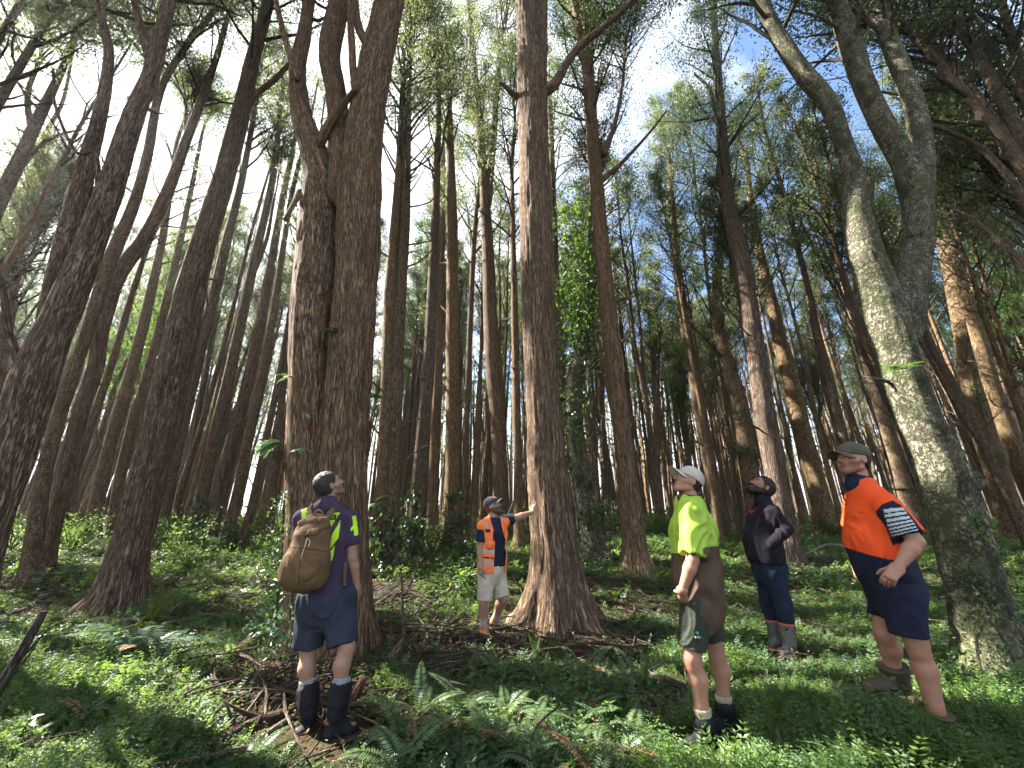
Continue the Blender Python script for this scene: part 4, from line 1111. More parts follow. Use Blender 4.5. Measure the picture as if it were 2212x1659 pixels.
# low shrubs in the rows behind
def shrub_mesh(seed, hgt, rad, n, leaf, mat):
    rs = random.Random(seed); m = MB(); C, D = [], []
    for k in range(16):
        a = rs.random() * 6.28; d = unit([math.cos(a) * rs.uniform(.2, 1), math.sin(a) * rs.uniform(.2, 1), rs.uniform(.6, 1.5)])
        ln = hgt * rs.uniform(.6, 1.1); e = d * ln
        m.tube(np.array([[0, 0, 0, .01], [*(e * .5 + np.array([0, 0, .05])), .007], [*e, .003]]), 4, 0, cap=False, seed=k)
        for j in range(n // 16):
            t = rs.uniform(.3, 1.05); C.append(e * t + np.array([rs.gauss(0, rad * .25), rs.gauss(0, rad * .25), rs.gauss(0, rad * .2)])); D.append(d + np.array([rs.gauss(0, .7), rs.gauss(0, .7), rs.gauss(0, .5)]))
    C, D = np.array(C), np.array(D); n = len(C)
    m.leaves(C, D, rng.normal(size=(n, 3)) * .6 + np.array([0, 0, 1]), leaf * rng.uniform(.6, 1.2, n), leaf * .45, 1, .15)
    return m.build('shrub', [TWIG, mat], False)
SHR = [shrub_mesh(1, 1.0, .5, 900, .10, LEAF_GROUND), shrub_mesh(2, .8, .6, 800, .09, LEAF_IVY), shrub_mesh(3, 1.3, .5, 900, .10, LEAF_GROUND)]
for k, (px, py, s, lab) in enumerate([(545, 1165, 1.3, 'yellow-green shrub in the sun left of the double trunk at horizon height'), (500, 1190, 1.1, 'low bright shrub left of the double trunk, in front of the yellow-green one'), (380, 1205, 1.0, 'leafy shrub just right of the root-flared trunk'),
        (410, 1235, .8, 'low dark shrub right of the root-flared trunk, nearer one'), (590, 1240, .8, 'shrub close to the left side of the double trunk'), (150, 1195, 1.0, 'dark low shrub right of the leaning stems at left'), (930, 1190, .9, 'dark shrub between the fern-draped trunks'),
        (1010, 1210, .8, 'low shrub left of the orange vest man\'s hip'), (1330, 1160, 1.2, 'shrub in half light between the climber-clad tree and the slim bare trunk'), (1430, 1165, 1.3, 'bright shrub far back left of the white cap man'), (1800, 1160, 1.0, 'low shrub far back left of the orange polo man'),
        (2010, 1150, 1.1, 'shrub behind the mossy tree at right'), (1480, 1140, 1.2, 'shrub behind the white cap man\'s shoulder'), (800, 1190, .9, 'low leafy shrub right of the backpacked man\'s shoulder'), (20, 1190, 1.0, 'shrub in sunlight at the left edge behind the forked trunk'), (1640, 1160, .9, 'shrub half hidden by the dark jacket man')]):
    p = GP(px, py); o = obj('shrub', SHR[k % 3], None, (p[0], p[1], float(ground(p[0], p[1])))); o.scale = (s, s, s * .8); o.rotation_euler = (0, 0, k * 1.3)
    tag(o, lab, 'shrub')

# ------------------------------------------------------------------ climbers and ferns on the trunks
def creeper(label, spots, mat, leaf=.06, lpc=16, sp=.12, droop=.6, name='creeper', cat='climber', org=None, stem=True):
    """spots: (pixel x, pixel y, Y, n clumps, spread)"""
    m = MB(); C = []
    pts = []
    for x, y, Y, n, s in spots:
        p = P(x, y, Y); pts.append([*p, .012])
        for k in range(n): C.append(p + rng.normal(size=3) * np.array([s, s * .8, s]))
    if stem and len(pts) > 1: m.tube(catmull(pts, .2), 5, 0)
    C = np.repeat(np.array(C), lpc, 0) + rng.normal(size=(len(C) * lpc, 3)) * sp * .55
    n = len(C)
    D = rng.normal(size=(n, 3)) + np.array([0, -.4, -droop])
    m.leaves(C, D, rng.normal(size=(n, 3)) * .6 + np.array([0, -.5, .7]), leaf * rng.uniform(.6, 1.3, n), leaf * .5 * rng.uniform(.7, 1.2, n), 1, .15)
    og = np.array(pts[0][:3])
    o = obj(name, m.build(name, [TWIG, mat], False, og), None, og)
    return tag(o, label, cat)
yd = Y_DBL
creeper('dark creeper climbing the left foot of the huge double trunk', [(590, 1400, yd - .5, 12, .14), (596, 1340, yd - .45, 14, .13), (600, 1280, yd - .4, 14, .12), (606, 1220, yd - .35, 10, .10), (612, 1150, yd - .3, 8, .08), (614, 1080, yd - .3, 6, .06)], LEAF_IVY, .05, 14, .10)
creeper('glossy leaved creeper cluster at the lowest left edge of the double trunk', [(598, 1345, yd - .62, 6, .10), (580, 1370, yd - .62, 5, .12)], LEAF_GLAUCOUS, .06, 10, .08, stem=False)
yi = IVY[2]
creeper('bright lime climber foliage high on the climber-clad tree', [(1225, 680, yi - .35, 12, .35), (1255, 640, yi - .45, 14, .4), (1230, 590, yi - .4, 10, .35), (1262, 545, yi - .45, 14, .38), (1240, 485, yi - .4, 12, .36), (1215, 460, yi - .4, 7, .28), (1280, 590, yi - .3, 8, .3)], LEAF_LIME, .15, 22, .3, stem=False)
creeper('dark climber foliage wrapping the middle and foot of the climber-clad tree', [(1290, 1190, yi - .25, 10, .22), (1275, 1110, yi - .25, 10, .2), (1258, 1030, yi - .25, 10, .22), (1235, 950, yi - .25, 14, .28), (1215, 870, yi - .3, 16, .32), (1225, 790, yi - .3, 20, .38), (1260, 740, yi - .3, 18, .4), (1290, 690, yi - .2, 14, .4), (1300, 610, yi - .2, 10, .4)], LEAF_IVY, .13, 18, .3)
for (lab, bx, by, tx, ty, n), sd_ in zip((('creeper on the foot of the left creeper-footed trunk', 818, 1222, 826, 1110, 14), ('creeper on the foot of the right creeper-footed trunk', 846, 1220, 850, 1130, 10), ('shaggy fern drape on the trunk nearer the double trunk', 893, 1200, 900, 1080, 20),
                               ('shaggy fern drape on the trunk left of the orange vest', 975, 1182, 978, 1075, 22), ('creeper on the sunlit creeper-footed trunk at left', 418, 1178, 436, 1080, 12), ('creeper on the dark leafy trunk behind the jacket', 1622, 1050, 1605, 900, 14)), (20, 21, 22, 23, 15, 34)):
    Yb = TREE_Y[sd_] - .2
    creeper(lab, [(bx, by, Yb, n // 2, .14), ((bx + tx) / 2, (by + ty) / 2, Yb, n, .16), (tx, ty, Yb, n // 3, .10)], LEAF_IVY, .14, 14, .2, droop=1.4)
creeper('dark climber patches on the big trunk at the right edge', [(2180, 1100, TREE_Y[36] - .25, 8, .2), (2150, 980, TREE_Y[36] - .25, 14, .22), (2110, 850, TREE_Y[36] - .25, 14, .22), (2090, 720, TREE_Y[36] - .25, 16, .22), (2066, 610, TREE_Y[36] - .25, 10, .2)], LEAF_IVY, .09, 16, .2)
creeper('dark creeper over the foot of the thick mossy tree', [(2120, 1450, Y_MOSS - .35, 12, .16), (2110, 1380, Y_MOSS - .3, 10, .14), (2140, 1300, Y_MOSS - .3, 8, .12), (2095, 1230, Y_MOSS - .28, 5, .10), (2190, 1430, Y_MOSS - .35, 10, .16)], LEAF_IVY, .045, 14, .10)
creeper('small leafy sprout low on the mossy tree', [(2115, 1160, Y_MOSS - .2, 4, .03), (2110, 1130, Y_MOSS - .2, 2, .03)], LEAF_GROUND, .07, 8, .06, name='tree_sprout', cat='climber')

def hanging_fern(label, px, py, Y, n, ln, mat, az=None, dz=None):
    m = MB(); rs = random.Random(int(px + py)); p = P(px, py, Y)
    for k in range(n):
        frond(m, (0, 0, 0), rs.uniform(3.4, 6.0) if az is None else az + rs.uniform(-.5, .5), ln * rs.uniform(.7, 1.2), rs.uniform(-.1, .7), rs.uniform(.8, 1.8), 0, 14, .16, twist=rs.uniform(-.4, .4))
    o = obj('trunk_fern', m.build('trunk_fern', [mat, TWIG], False), None, p)
    tag(o, label, 'fern')
hanging_fern('small grey-green fern on the double trunk above the man\'s head, lower one', 652, 970, yd - .24, 5, .22, LEAF_GLAUCOUS)
hanging_fern('small fern on the double trunk above the man\'s head, middle one', 665, 900, yd - .24, 4, .18, LEAF_GLAUCOUS)
hanging_fern('small fern in the seam of the double trunk, uppermost one', 712, 718, yd - .2, 5, .26, LEAF_GLAUCOUS)
hanging_fern('dark fern on the left side of the double trunk, below the fork', 632, 815, yd - .15, 5, .26, LEAF_FERN)
hanging_fern('silvery fern fronds jutting left from the double trunk at head height', 612, 955, yd - .1, 6, .38, LEAF_GLAUCOUS, az=3.3)
hanging_fern('bright yellow-green fern on the trunk left of the orange vest', 972, 1070, TREE_Y[23] - .2, 6, .5, LEAF_LIME)
hanging_fern('bright fern sprig on the trunk right of the backpacked man\'s shoulder', 815, 1085, TREE_Y[20] - .15, 3, .5, LEAF_LIME)
hanging_fern('tiny bright fern just left of the orange vest man\'s cap', 1006, 1100, TREE_Y[26] - .05, 3, .35, LEAF_LIME)
hanging_fern('dark fern on the ribbed edge of the double trunk, right side', 800, 860, yd - .1, 5, .3, LEAF_FERN, az=-.3)
hanging_fern('small bright green fern tuft on the lit face of the mossy tree', 1930, 800, Y_MOSS - .2, 7, .26, LEAF_LIME)
hanging_fern('fern tuft on the big trunk at the right edge', 2105, 800, TREE_Y[36] - .25, 4, .4, LEAF_LIME)

# bright broad-leaved trees standing in the sun behind
def lime_tree(px, py, Y, label, s, seed):
    k = far_kind(seed, 14, 1, LEAF_LIME, BARK_GREY, .35)
    p = P(px, py, Y); z = float(ground(p[0], p[1]))
    root = thing('broadleaf_tree', label, 'tree', (p[0], p[1], z)); root.scale = (s, s, s)
    obj('trunk', k['trunk'], root)
    k['twigs'].leafdata = k['leaf']
    obj('crown', finish_crown(k['twigs'], LEAF_LIME, 'crown'), root)
lime_tree(385, 700, 15, 'sunlit bright green tree glimpsed between the stems at left', .85, 201)
lime_tree(300, 700, 17, 'bright green tree further left behind the forked trunk', .85, 202)
lime_tree(2170, 600, 13, 'sunlit yellow-green tree at the right edge behind the dark limbs', .8, 203)
lime_tree(1470, 900, 24, 'yellow-green tree far back above the white cap man', .8, 204)

# ------------------------------------------------------------------ soft bodies: smooth unions of tapered limbs, meshed with surface nets
def surface_nets(d, lo, h):
    s = d < 0
    n = np.array(d.shape)
    cs = [(i, j, k) for i in (0, 1) for j in (0, 1) for k in (0, 1)]
    sl = lambda c_: tuple(slice(c_[a], n[a] - 1 + c_[a]) for a in range(3))
    cnt = sum(s[sl(c_)].astype(np.int8) for c_ in cs)
    idx = np.argwhere((cnt > 0) & (cnt < 8))
    if len(idx) == 0: return np.zeros((0, 3)), np.zeros((0, 4), int)
    val = np.stack([d[idx[:, 0] + c_[0], idx[:, 1] + c_[1], idx[:, 2] + c_[2]] for c_ in cs], 1).astype(np.float64)
    acc = np.zeros((len(idx), 3)); num = np.zeros(len(idx))
    ca = np.array(cs, float)
    for a in range(8):
        for b in range(a + 1, 8):
            if np.abs(ca[a] - ca[b]).sum() != 1: continue
            m = (val[:, a] < 0) != (val[:, b] < 0)
            t = val[m, a] / (val[m, a] - val[m, b])
            acc[m] += ca[a] + (ca[b] - ca[a]) * t[:, None]; num[m] += 1
    v = (idx + acc / num[:, None]) * h + lo
    cid = np.full(n - 1, -1, np.int32); cid[idx[:, 0], idx[:, 1], idx[:, 2]] = np.arange(len(idx))
    quads = []
    for ax in range(3):
        b1, b2 = [a for a in range(3) if a != ax]
        sa = [slice(None)] * 3; sb = [slice(None)] * 3
        sa[ax] = slice(0, n[ax] - 1); sb[ax] = slice(1, n[ax])
        e = np.argwhere(s[tuple(sa)] != s[tuple(sb)])
        e = e[(e[:, b1] > 0) & (e[:, b2] > 0) & (e[:, b1] < n[b1] - 1) & (e[:, b2] < n[b2] - 1)]
        o1 = np.zeros(3, int); o1[b1] = 1; o2 = np.zeros(3, int); o2[b2] = 1
        g_ = lambda q: cid[q[:, 0], q[:, 1], q[:, 2]]
        qd = np.stack([g_(e), g_(e - o1), g_(e - o1 - o2), g_(e - o2)], 1)
        ins = s[e[:, 0], e[:, 1], e[:, 2]]
        if ax != 1: ins = ~ins
        qd[ins] = qd[ins][:, ::-1]
        quads.append(qd)
    q = np.vstack(quads)
    return v, q[(q >= 0).all(1)]

class Field:
    def __init__(s, lo, hi, h):
        s.lo = np.array(lo, float); s.h = h
        s.n = np.ceil((np.array(hi) - s.lo) / h).astype(int) + 1
        s.d = np.full(s.n, 9.0, np.float32)
    def _block(s, lo, hi):
        a = np.clip(np.floor((np.asarray(lo) - s.lo) / s.h).astype(int), 0, s.n - 1)
        b = np.clip(np.ceil((np.asarray(hi) - s.lo) / s.h).astype(int) + 1, 0, s.n)
        if (b - a < 1).any(): return None
        ax = [(s.lo[i] + s.h * np.arange(a[i], b[i])).astype(np.float32) for i in range(3)]
        return tuple(slice(a[i], b[i]) for i in range(3)), np.stack(np.meshgrid(*ax, indexing='ij'), -1)
    def put(s, fn, lo, hi, k=0.02, op='add'):
        m = k + 3 * s.h
        r = s._block(np.asarray(lo) - m, np.asarray(hi) + m)
        if r is None: return
        sl, p = r
        e = fn(p); d = s.d[sl]
        if op == 'cut':
            e = -e
            hh = np.clip(0.5 - 0.5 * (d - e) / max(k, 1e-4), 0, 1)
            s.d[sl] = d * (1 - hh) + e * hh + k * hh * (1 - hh)
            return
        if k <= 1e-4: s.d[sl] = np.minimum(d, e); return
        hh = np.clip(0.5 + 0.5 * (d - e) / k, 0, 1)
        s.d[sl] = d * (1 - hh) + e * hh - k * hh * (1 - hh)
    def mesh(s):
        return surface_nets(s.d, s.lo, s.h)

class Prim:
    """tapered capsule from a to b; wide = (axis, factor) stretches its section; clips = [(point, outward normal)]"""
    def __init__(s, a, b, ra, rb=None, wide=None, clips=(), k=0.02, op='add'):
        s.a = np.asarray(a, float); s.b = np.asarray(b, float); s.ra = ra; s.rb = ra if rb is None else rb
        s.wide = wide; s.clips = list(clips); s.k = k; s.op = op
    def grow(s, g):
        return Prim(s.a, s.b, s.ra + g, s.rb + g, s.wide, s.clips, s.k, s.op)
    def clip(s, *c_):
        return Prim(s.a, s.b, s.ra, s.rb, s.wide, s.clips + list(c_), s.k, s.op)
    def put(s, f):
        R_ = max(s.ra, s.rb) * (s.wide[1] if s.wide else 1)
        lo = np.minimum(s.a, s.b) - R_; hi = np.maximum(s.a, s.b) + R_
        a = s.a.astype(np.float32); ab = (s.b - s.a).astype(np.float32); l2 = max(1e-8, float(ab @ ab))
        def fn(p):
            q = p - a
            t = np.clip((q @ ab) / l2, 0, 1)
            q = q - t[..., None] * ab
            if s.wide:
                w = unit(s.wide[0]).astype(np.float32)
                q = q - (q @ w)[..., None] * w * (1 - 1 / s.wide[1])
            d = np.sqrt((q * q).sum(-1)) - (s.ra + (s.rb - s.ra) * t)
            for c_, n_ in s.clips:
                d = np.maximum(d, (p - np.asarray(c_, np.float32)) @ unit(n_).astype(np.float32))
            return d
        f.put(fn, lo, hi, s.k, s.op)

class Ell:
    """ellipsoid in a frame of three axes"""
    def __init__(s, c_, axes, rad, clips=(), k=0.012, op='add', bend=None):
        s.c = np.asarray(c_, float); s.ax = np.asarray(axes, float); s.r = np.asarray(rad, float); s.clips = clips; s.k = k; s.op = op; s.bend = bend
    def grow(s, g): return Ell(s.c, s.ax, s.r + g, s.clips, s.k, s.op, s.bend)
    def clip(s, *c_): return Ell(s.c, s.ax, s.r, list(s.clips) + list(c_), s.k, s.op, s.bend)
    @property
    def a(s): return s.c - s.r.max() * .99
    @property
    def b(s): return s.c + s.r.max() * .99
    ra = rb = 0.0; wide = None
    def put(s, f):
        m = s.r.max() * 1.02
        def fn(p):
            q = (p - s.c.astype(np.float32)) @ s.ax.T.astype(np.float32)
            if s.bend: q[..., 2] += s.bend * q[..., 0] ** 2
            k0 = np.sqrt(((q / s.r.astype(np.float32)) ** 2).sum(-1)); k1 = np.sqrt(((q / (s.r ** 2).astype(np.float32)) ** 2).sum(-1))
            d = k0 * (k0 - 1) / np.maximum(k1, 1e-6)
            for c_, n_ in s.clips:
                d = np.maximum(d, (p - np.asarray(c_, np.float32)) @ unit(n_).astype(np.float32))
            return d
        f.put(fn, s.c - m, s.c + m, s.k, s.op)

def proj(v):
    """world points -> pixels of the 2212 x 1659 view (used only to lay out seams and prints on clothing)"""
    q = np.asarray(v) - np.array([0, 0, CZ])
    dep = q[:, 1] * cp + q[:, 2] * sp
    up = -q[:, 1] * sp + q[:, 2] * cp
    return np.stack([CX + F * q[:, 0] / dep, CY - F * up / dep], -1)

def inside(pts, poly):
    x, y = pts[:, 0], pts[:, 1]; r = np.zeros(len(x), bool); n = len(poly)
    for i in range(n):
        (x1, y1), (x2, y2) = poly[i], poly[(i + 1) % n]
        with np.errstate(divide='ignore', invalid='ignore'):
            r ^= ((y1 > y) != (y2 > y)) & (x < (x2 - x1) * (y - y1) / (y2 - y1 + 1e-12) + x1)
    return r

def quad_normals(v, q):
    n = np.cross(v[q[:, 2]] - v[q[:, 0]], v[q[:, 3]] - v[q[:, 1]])
    return n / np.maximum(np.linalg.norm(n, axis=1, keepdims=True), 1e-12)

def vert_normals(v, q):
    fn = quad_normals(v, q); vn = np.zeros_like(v)
    for k in range(4): np.add.at(vn, q[:, k], fn)
    return vn / np.maximum(np.linalg.norm(vn, axis=1, keepdims=True), 1e-12)

def solid(name, prims, mats, parent, org, h=.0065, folds=0.0, ffreq=9.0, zone=None, fseed=0, smooth_it=1, fdir=(1, 1, .55)):
    lo = np.min([np.minimum(p.a, p.b) - max(p.ra, p.rb) * (p.wide[1] if p.wide else 1) for p in prims if p.op == 'add'], 0) - 4 * h
    hi = np.max([np.maximum(p.a, p.b) + max(p.ra, p.rb) * (p.wide[1] if p.wide else 1) for p in prims if p.op == 'add'], 0) + 4 * h
    f = Field(lo, hi, h)
    for p in prims: p.put(f)
    v, q = f.mesh()
    for _ in range(smooth_it):
        s = np.zeros_like(v); c_ = np.zeros(len(v))
        for a, b in ((0, 1), (1, 2), (2, 3), (3, 0)):
            np.add.at(s, q[:, a], v[q[:, b]]); np.add.at(c_, q[:, a], 1)
            np.add.at(s, q[:, b], v[q[:, a]]); np.add.at(c_, q[:, b], 1)
        v = v * .5 + .5 * s / np.maximum(c_, 1)[:, None]
    if folds:
        vn = vert_normals(v, q)
        w = v * np.array(fdir) * ffreq
        n = vnoise(w + 3.3 * np.stack([vnoise(w * .5 + 9, fseed + 5)] * 3, -1), fseed)
        n = (1 - 2 * np.abs(n)) * .7 + .5 * vnoise(w * 2.3, fseed + 9)
        v = v + vn * (1.55 * folds * n)[:, None]
    mi = None
    if zone is not None:
        c_ = v[q].mean(1); z = zone(proj(c_), quad_normals(v, q), c_)
        keep = z >= 0
        q = q[keep]; mi = z[keep]
    me = mesh(name, v - np.asarray(org), q, None, None, True, mats if isinstance(mats, (list, tuple)) else [mats], mi)
    return obj(name, me, parent)

# ------------------------------------------------------------------ materials of the people
def cloth(name, col, rough=.85, weave=700, bump=.25, var=.25, sheen=0.0):
    m = Mat(name)
    pos = m.n('ShaderNodeTexCoord').outputs['Object']
    f = m.noise(pos, 9, 5, .6)
    c_ = m.mix(m.ramp(f, [(.3, 0.0), (.7, 1.0)]), tuple(x * (1 - var) for x in col), tuple(min(1, x * (1 + var)) for x in col))
    w = m.math('ADD', m.noise(pos, weave, 2, .5), m.math('MULTIPLY', m.noise(pos, 38, 4, .6), 1.2))
    fine = m.bump(w, min(1, bump * 1.6), .008)
    if bump > .15:
        wr = m.n('ShaderNodeTexNoise'); wr.noise_type = 'RIDGED_MULTIFRACTAL'
        wr.inputs['Scale'].default_value = 7.5; wr.inputs['Detail'].default_value = 4; wr.inputs['Distortion'].default_value = 1.1
        m.l(m.scale(pos, (1, 1, .6)), wr.inputs['Vector'])
        b2 = m.n('ShaderNodeBump'); b2.inputs['Strength'].default_value = .55; b2.inputs['Distance'].default_value = .02
        m.l(wr.outputs[0], b2.inputs['Height']); m.l(fine, b2.inputs['Normal']); fine = b2.outputs[0]
    return m.done(m.bsdf(c_, rough, fine, .25))
def skin(name, col):
    m = Mat(name)
    pos = m.n('ShaderNodeTexCoord').outputs['Object']
    f = m.noise(pos, 22, 5, .65)
    c_ = m.mix(m.ramp(f, [(.3, 0.0), (.72, 1.0)]), tuple(x * .80 for x in col), (min(1, col[0] * 1.06), col[1] * 1.0, col[2] * .97))
    b = m.bsdf(c_, .5, m.bump(m.noise(pos, 180, 3, .6), .15, .004), .35)
    b.inputs['Subsurface Weight'].default_value = .12
    b.inputs['Subsurface Radius'].default_value = (.012, .005, .003)
    return m.done(b)
SKIN_A = skin('skin_tan', (.35, .205, .138)); SKIN_B = skin('skin_ruddy', (.37, .198, .135)); SKIN_C = skin('skin_brown', (.29, .155, .10))
STUB_A = skin('stubble_tan', (.22, .135, .098)); STUB_B = skin('stubble_ruddy', (.24, .115, .078))
LIP = skin('lip', (.26, .10, .075)); EYE_W = cloth('eye_white', (.34, .31, .28), .25, bump=0); IRIS = cloth('iris', (.05, .035, .025), .2, bump=0)
def hairmat(name, col):
    m = Mat(name); pos = m.n('ShaderNodeTexCoord').outputs['Object']
    f = m.noise(m.scale(pos, (1, 1, .35)), 190, 4, .6)
    c_ = m.mix(f, tuple(x * .4 for x in col), tuple(x * 1.6 for x in col))
    return m.done(m.bsdf(c_, .55, m.bump(f, .9, .008), .4))
HAIR_D = hairmat('hair_dark', (.010, .007, .006)); HAIR_G = hairmat('hair_greying', (.026, .021, .019)); BEARD_B = hairmat('beard_brown', (.07, .045, .032))

# ------------------------------------------------------------------ anatomy
class Man:
    def __init__(s, Y0, pts, facing, tilt=0.0, build=1.0, hs=1.0):
        s.hs = hs
        s.J = {k: P(v[0], v[1], Y0 + v[2]) for k, v in pts.items()}
        s.f = unit(facing)
        up = np.array([0, 0, 1.0]); r = unit(np.cross(s.f, up)); u = np.cross(r, s.f)
        s.r, s.u = unit(r * math.cos(tilt) + u * math.sin(tilt)), unit(u * math.cos(tilt) - r * math.sin(tilt))
        s.b = build
        J = s.J
        s.lat = unit(J['shR'] - J['shL'])
        s.pel = (J['hipL'] + J['hipR']) / 2
        s.latp = unit(J['hipR'] - J['hipL'])
        mid = (J['shL'] + J['shR']) / 2
        s.spine = unit(mid - s.pel)
        s.front = unit(np.cross(s.spine, s.lat)) * -1        # lat points to the right hand
        if s.front @ np.array([s.f[0], s.f[1], 0]) < 0: s.front = -s.front
    def sc(s, prims):
        c_ = s.J['head']; k = s.hs
        for p in prims:
            if isinstance(p, Ell): p.c = c_ + (p.c - c_) * k; p.r = p.r * k
            else: p.a = c_ + (p.a - c_) * k; p.b = c_ + (p.b - c_) * k; p.ra *= k; p.rb *= k
            p.clips = [(c_ + (np.asarray(a) - c_) * k, b) for a, b in p.clips]
        return prims
    def face_zone(s, stubble=True):
        def zone(px, n, v):
            q = (v - s.J['head']) / s.hs; x, y, z = q @ s.r, q @ s.f, q @ s.u
            o = np.zeros(len(v), int); nr = np.linalg.norm(q, axis=1) < .17
            if stubble: o[nr & (z < -.030 - .25 * (y - .06)) & (y > .012) & (z > -.112)] = 1
            o[nr & (np.abs(x) < .024) & (z > -.066) & (z < -.044) & (y > .086)] = 2
            o[nr & (np.abs(x) > .012) & (np.abs(x) < .048) & (z > .026) & (z < .037) & (y > .066)] = 3
            return o
        return zone
    def h(s, x, y, z): return s.J['head'] + s.r * x + s.f * y + s.u * z
    def torso(s, g=0.0, belly=0.0):
        J, b = s.J, s.b
        mid = (J['shL'] + J['shR']) / 2
        ch = mid - s.spine * .13 + s.front * .005
        wa = s.pel + s.spine * .20 + s.front * (.01 + belly * .6)
        w = np.linalg.norm(J['shR'] - J['shL'])
        f_ = max(1.15, (w * .5 - .02) / (.118 * b))
        P_ = [Prim(s.pel - s.spine * .02, s.pel + s.spine * .06, .122 * b, .125 * b, (s.latp, 1.30), k=.05),
              Prim(s.pel + s.spine * .05, wa, .122 * b, .118 * b + belly, (s.latp, 1.28), k=.06),
              Prim(wa, ch, .118 * b + belly * .9, .122 * b, (s.lat, f_ * .94), k=.07),
              Prim(ch, mid - s.spine * .05, .118 * b, .085 * b, (s.lat, f_ * 1.0), k=.05)]
        for k in ('shL', 'shR'):
            P_.append(Prim(J['neck'] - s.spine * .03, J[k] - s.spine * .005, .058, .056 * b, k=.05))
        return [p.grow(g) for p in P_]
    def arm(s, k, g=0.0):
        J, b = s.J, s.b
        sh, el, wr = J['sh' + k], J['el' + k], J['wr' + k]
        m = el + (wr - el) * .28
        return [p.grow(g) for p in (Prim(sh, sh + (el - sh) * .35, .060 * b, .055 * b, k=.03), Prim(sh + (el - sh) * .3, el, .054 * b, .043 * b, k=.03), Prim(el, m, .043 * b, .045 * b, k=.02), Prim(m, wr, .045 * b, .028 * b ** .5, k=.02))]
    def leg(s, k, g=0.0):
        J, b = s.J, s.b
        hp, kn, an = J['hip' + k], J['kn' + k], J['an' + k]
        fw = unit(J['to' + k] - an) * 1.0
        cf = kn + (an - kn) * .30 - fw * .018
        return [p.grow(g) for p in (Prim(hp, kn, .092 * b, .059 * b, k=.04), Prim(kn, kn + (an - kn) * .1 + fw * .006, .056 * b, .052 * b, k=.02), Prim(kn + (an - kn) * .05, cf, .050 * b, .060 * b, k=.03), Prim(cf, kn + (an - kn) * .7, .060 * b, .042 * b, k=.03), Prim(kn + (an - kn) * .65, an, .043 * b, .036 * b, k=.02))]
    def head(s, chin=1.0):
        h = s.h; ax = [s.r, s.f, s.u]
        P_ = [Prim(s.J['neck'] - s.spine * .04, h(0, -.030, -.055), .062 * s.b ** .5, .056 * s.b ** .5, k=.03),
              Ell(h(0, -.014, .042), ax, (.077, .098, .086), k=.02), Ell(h(0, .012, .005), ax, (.070, .082, .085), k=.02),
              Prim(h(0, .035, -.03), h(0, .056, -.078), .052, .034, (s.r, 1.15), k=.025),
              Prim(h(.050, .0, -.055), h(.018, .066, -.092), .020, .018, k=.02), Prim(h(-.050, .0, -.055), h(-.018, .066, -.092), .020, .018, k=.02),
              Prim(h(-.012, .074, -.093), h(.012, .074, -.093), .018 * chin, k=.015),
              Prim(h(-.034, .078, .030), h(.034, .078, .030), .014, k=.015),
              Prim(h(.045, .058, -.012), h(.050, .035, -.010), .020, k=.02), Prim(h(-.045, .058, -.012), h(-.050, .035, -.010), .020, k=.02)]
        for x in (-.031, .031): P_.append(Ell(h(x, .097, .012), ax, (.016, .011, .008), k=.010, op='cut'))
        P_ += [Prim(h(0, .088, .020), h(0, .111, -.020), .0085, .0125, k=.010), Prim(h(-.011, .100, -.024), h(.011, .100, -.024), .0085, k=.007),
               Prim(h(-.020, .086, -.048), h(.020, .086, -.048), .0085, k=.006), Prim(h(-.016, .084, -.061), h(.016, .084, -.061), .0090, k=.006)]
        P_.append(Prim(h(-.022, .097, -.0545), h(.022, .097, -.0545), .003, k=.004, op='cut'))
        for x in (-1, 1):
            P_ += [Ell(h(x * .080, -.008, .000), [s.r, s.f, s.u], (.012, .019, .031), k=.006), Prim(h(x * .092, -.004, .004), h(x * .092, -.002, -.008), .007, k=.004, op='cut')]
        return P_[:1] + s.sc(P_[1:])
    def hand(s, k, d, palm, spread=.0, curl=(.25, .35, .4, .5), thumb=1, tcurl=.3, sc=1.0):
        """d: direction of the fingers, palm: palm normal; the thumb leaves on the side thumb * (d x palm)"""
        wr = s.J['wr' + k]; d = unit(d); palm = unit(np.asarray(palm, float) - d * (np.asarray(palm, float) @ d)); sd = np.cross(d, palm) * thumb
        P_ = [Prim(wr - d * .01, wr + d * .082 * sc, .021 * sc, .017 * sc, (sd, 1.95), k=.012)]
        for i, (off, ln) in enumerate(((.030, .072), (.010, .080), (-.010, .075), (-.029, .058))):
            b0 = wr + d * (.083 - .004 * abs(i - 1)) * sc + sd * off * sc
            dd = unit(d + sd * off * spread)
            for j, fr in enumerate((.45, .32, .25)):
                a = curl[i] * (1.0 if j else .7)
                dd = unit(dd * math.cos(a) + palm * math.sin(a)) if True else dd
                pn = unit(palm - dd * (palm @ dd)); 
                e = b0 + dd * ln * fr * sc
                P_.append(Prim(b0, e, (.0094 - .0008 * j) * sc, (.0088 - .0008 * j) * sc, k=.003))
                b0 = e; palm_ = pn
        t0 = wr + d * .022 * sc + sd * .026 * sc; t1 = t0 + unit(d * .75 + sd * .75 + palm * tcurl) * .048 * sc; t2 = t1 + unit(d * 1.0 + sd * .35 + palm * tcurl * 1.6) * .034 * sc
        P_ += [Prim(t0, t1, .0145 * sc, .0115 * sc, k=.010), Prim(t1, t2, .0112 * sc, .0090 * sc, k=.003)]
        return P_
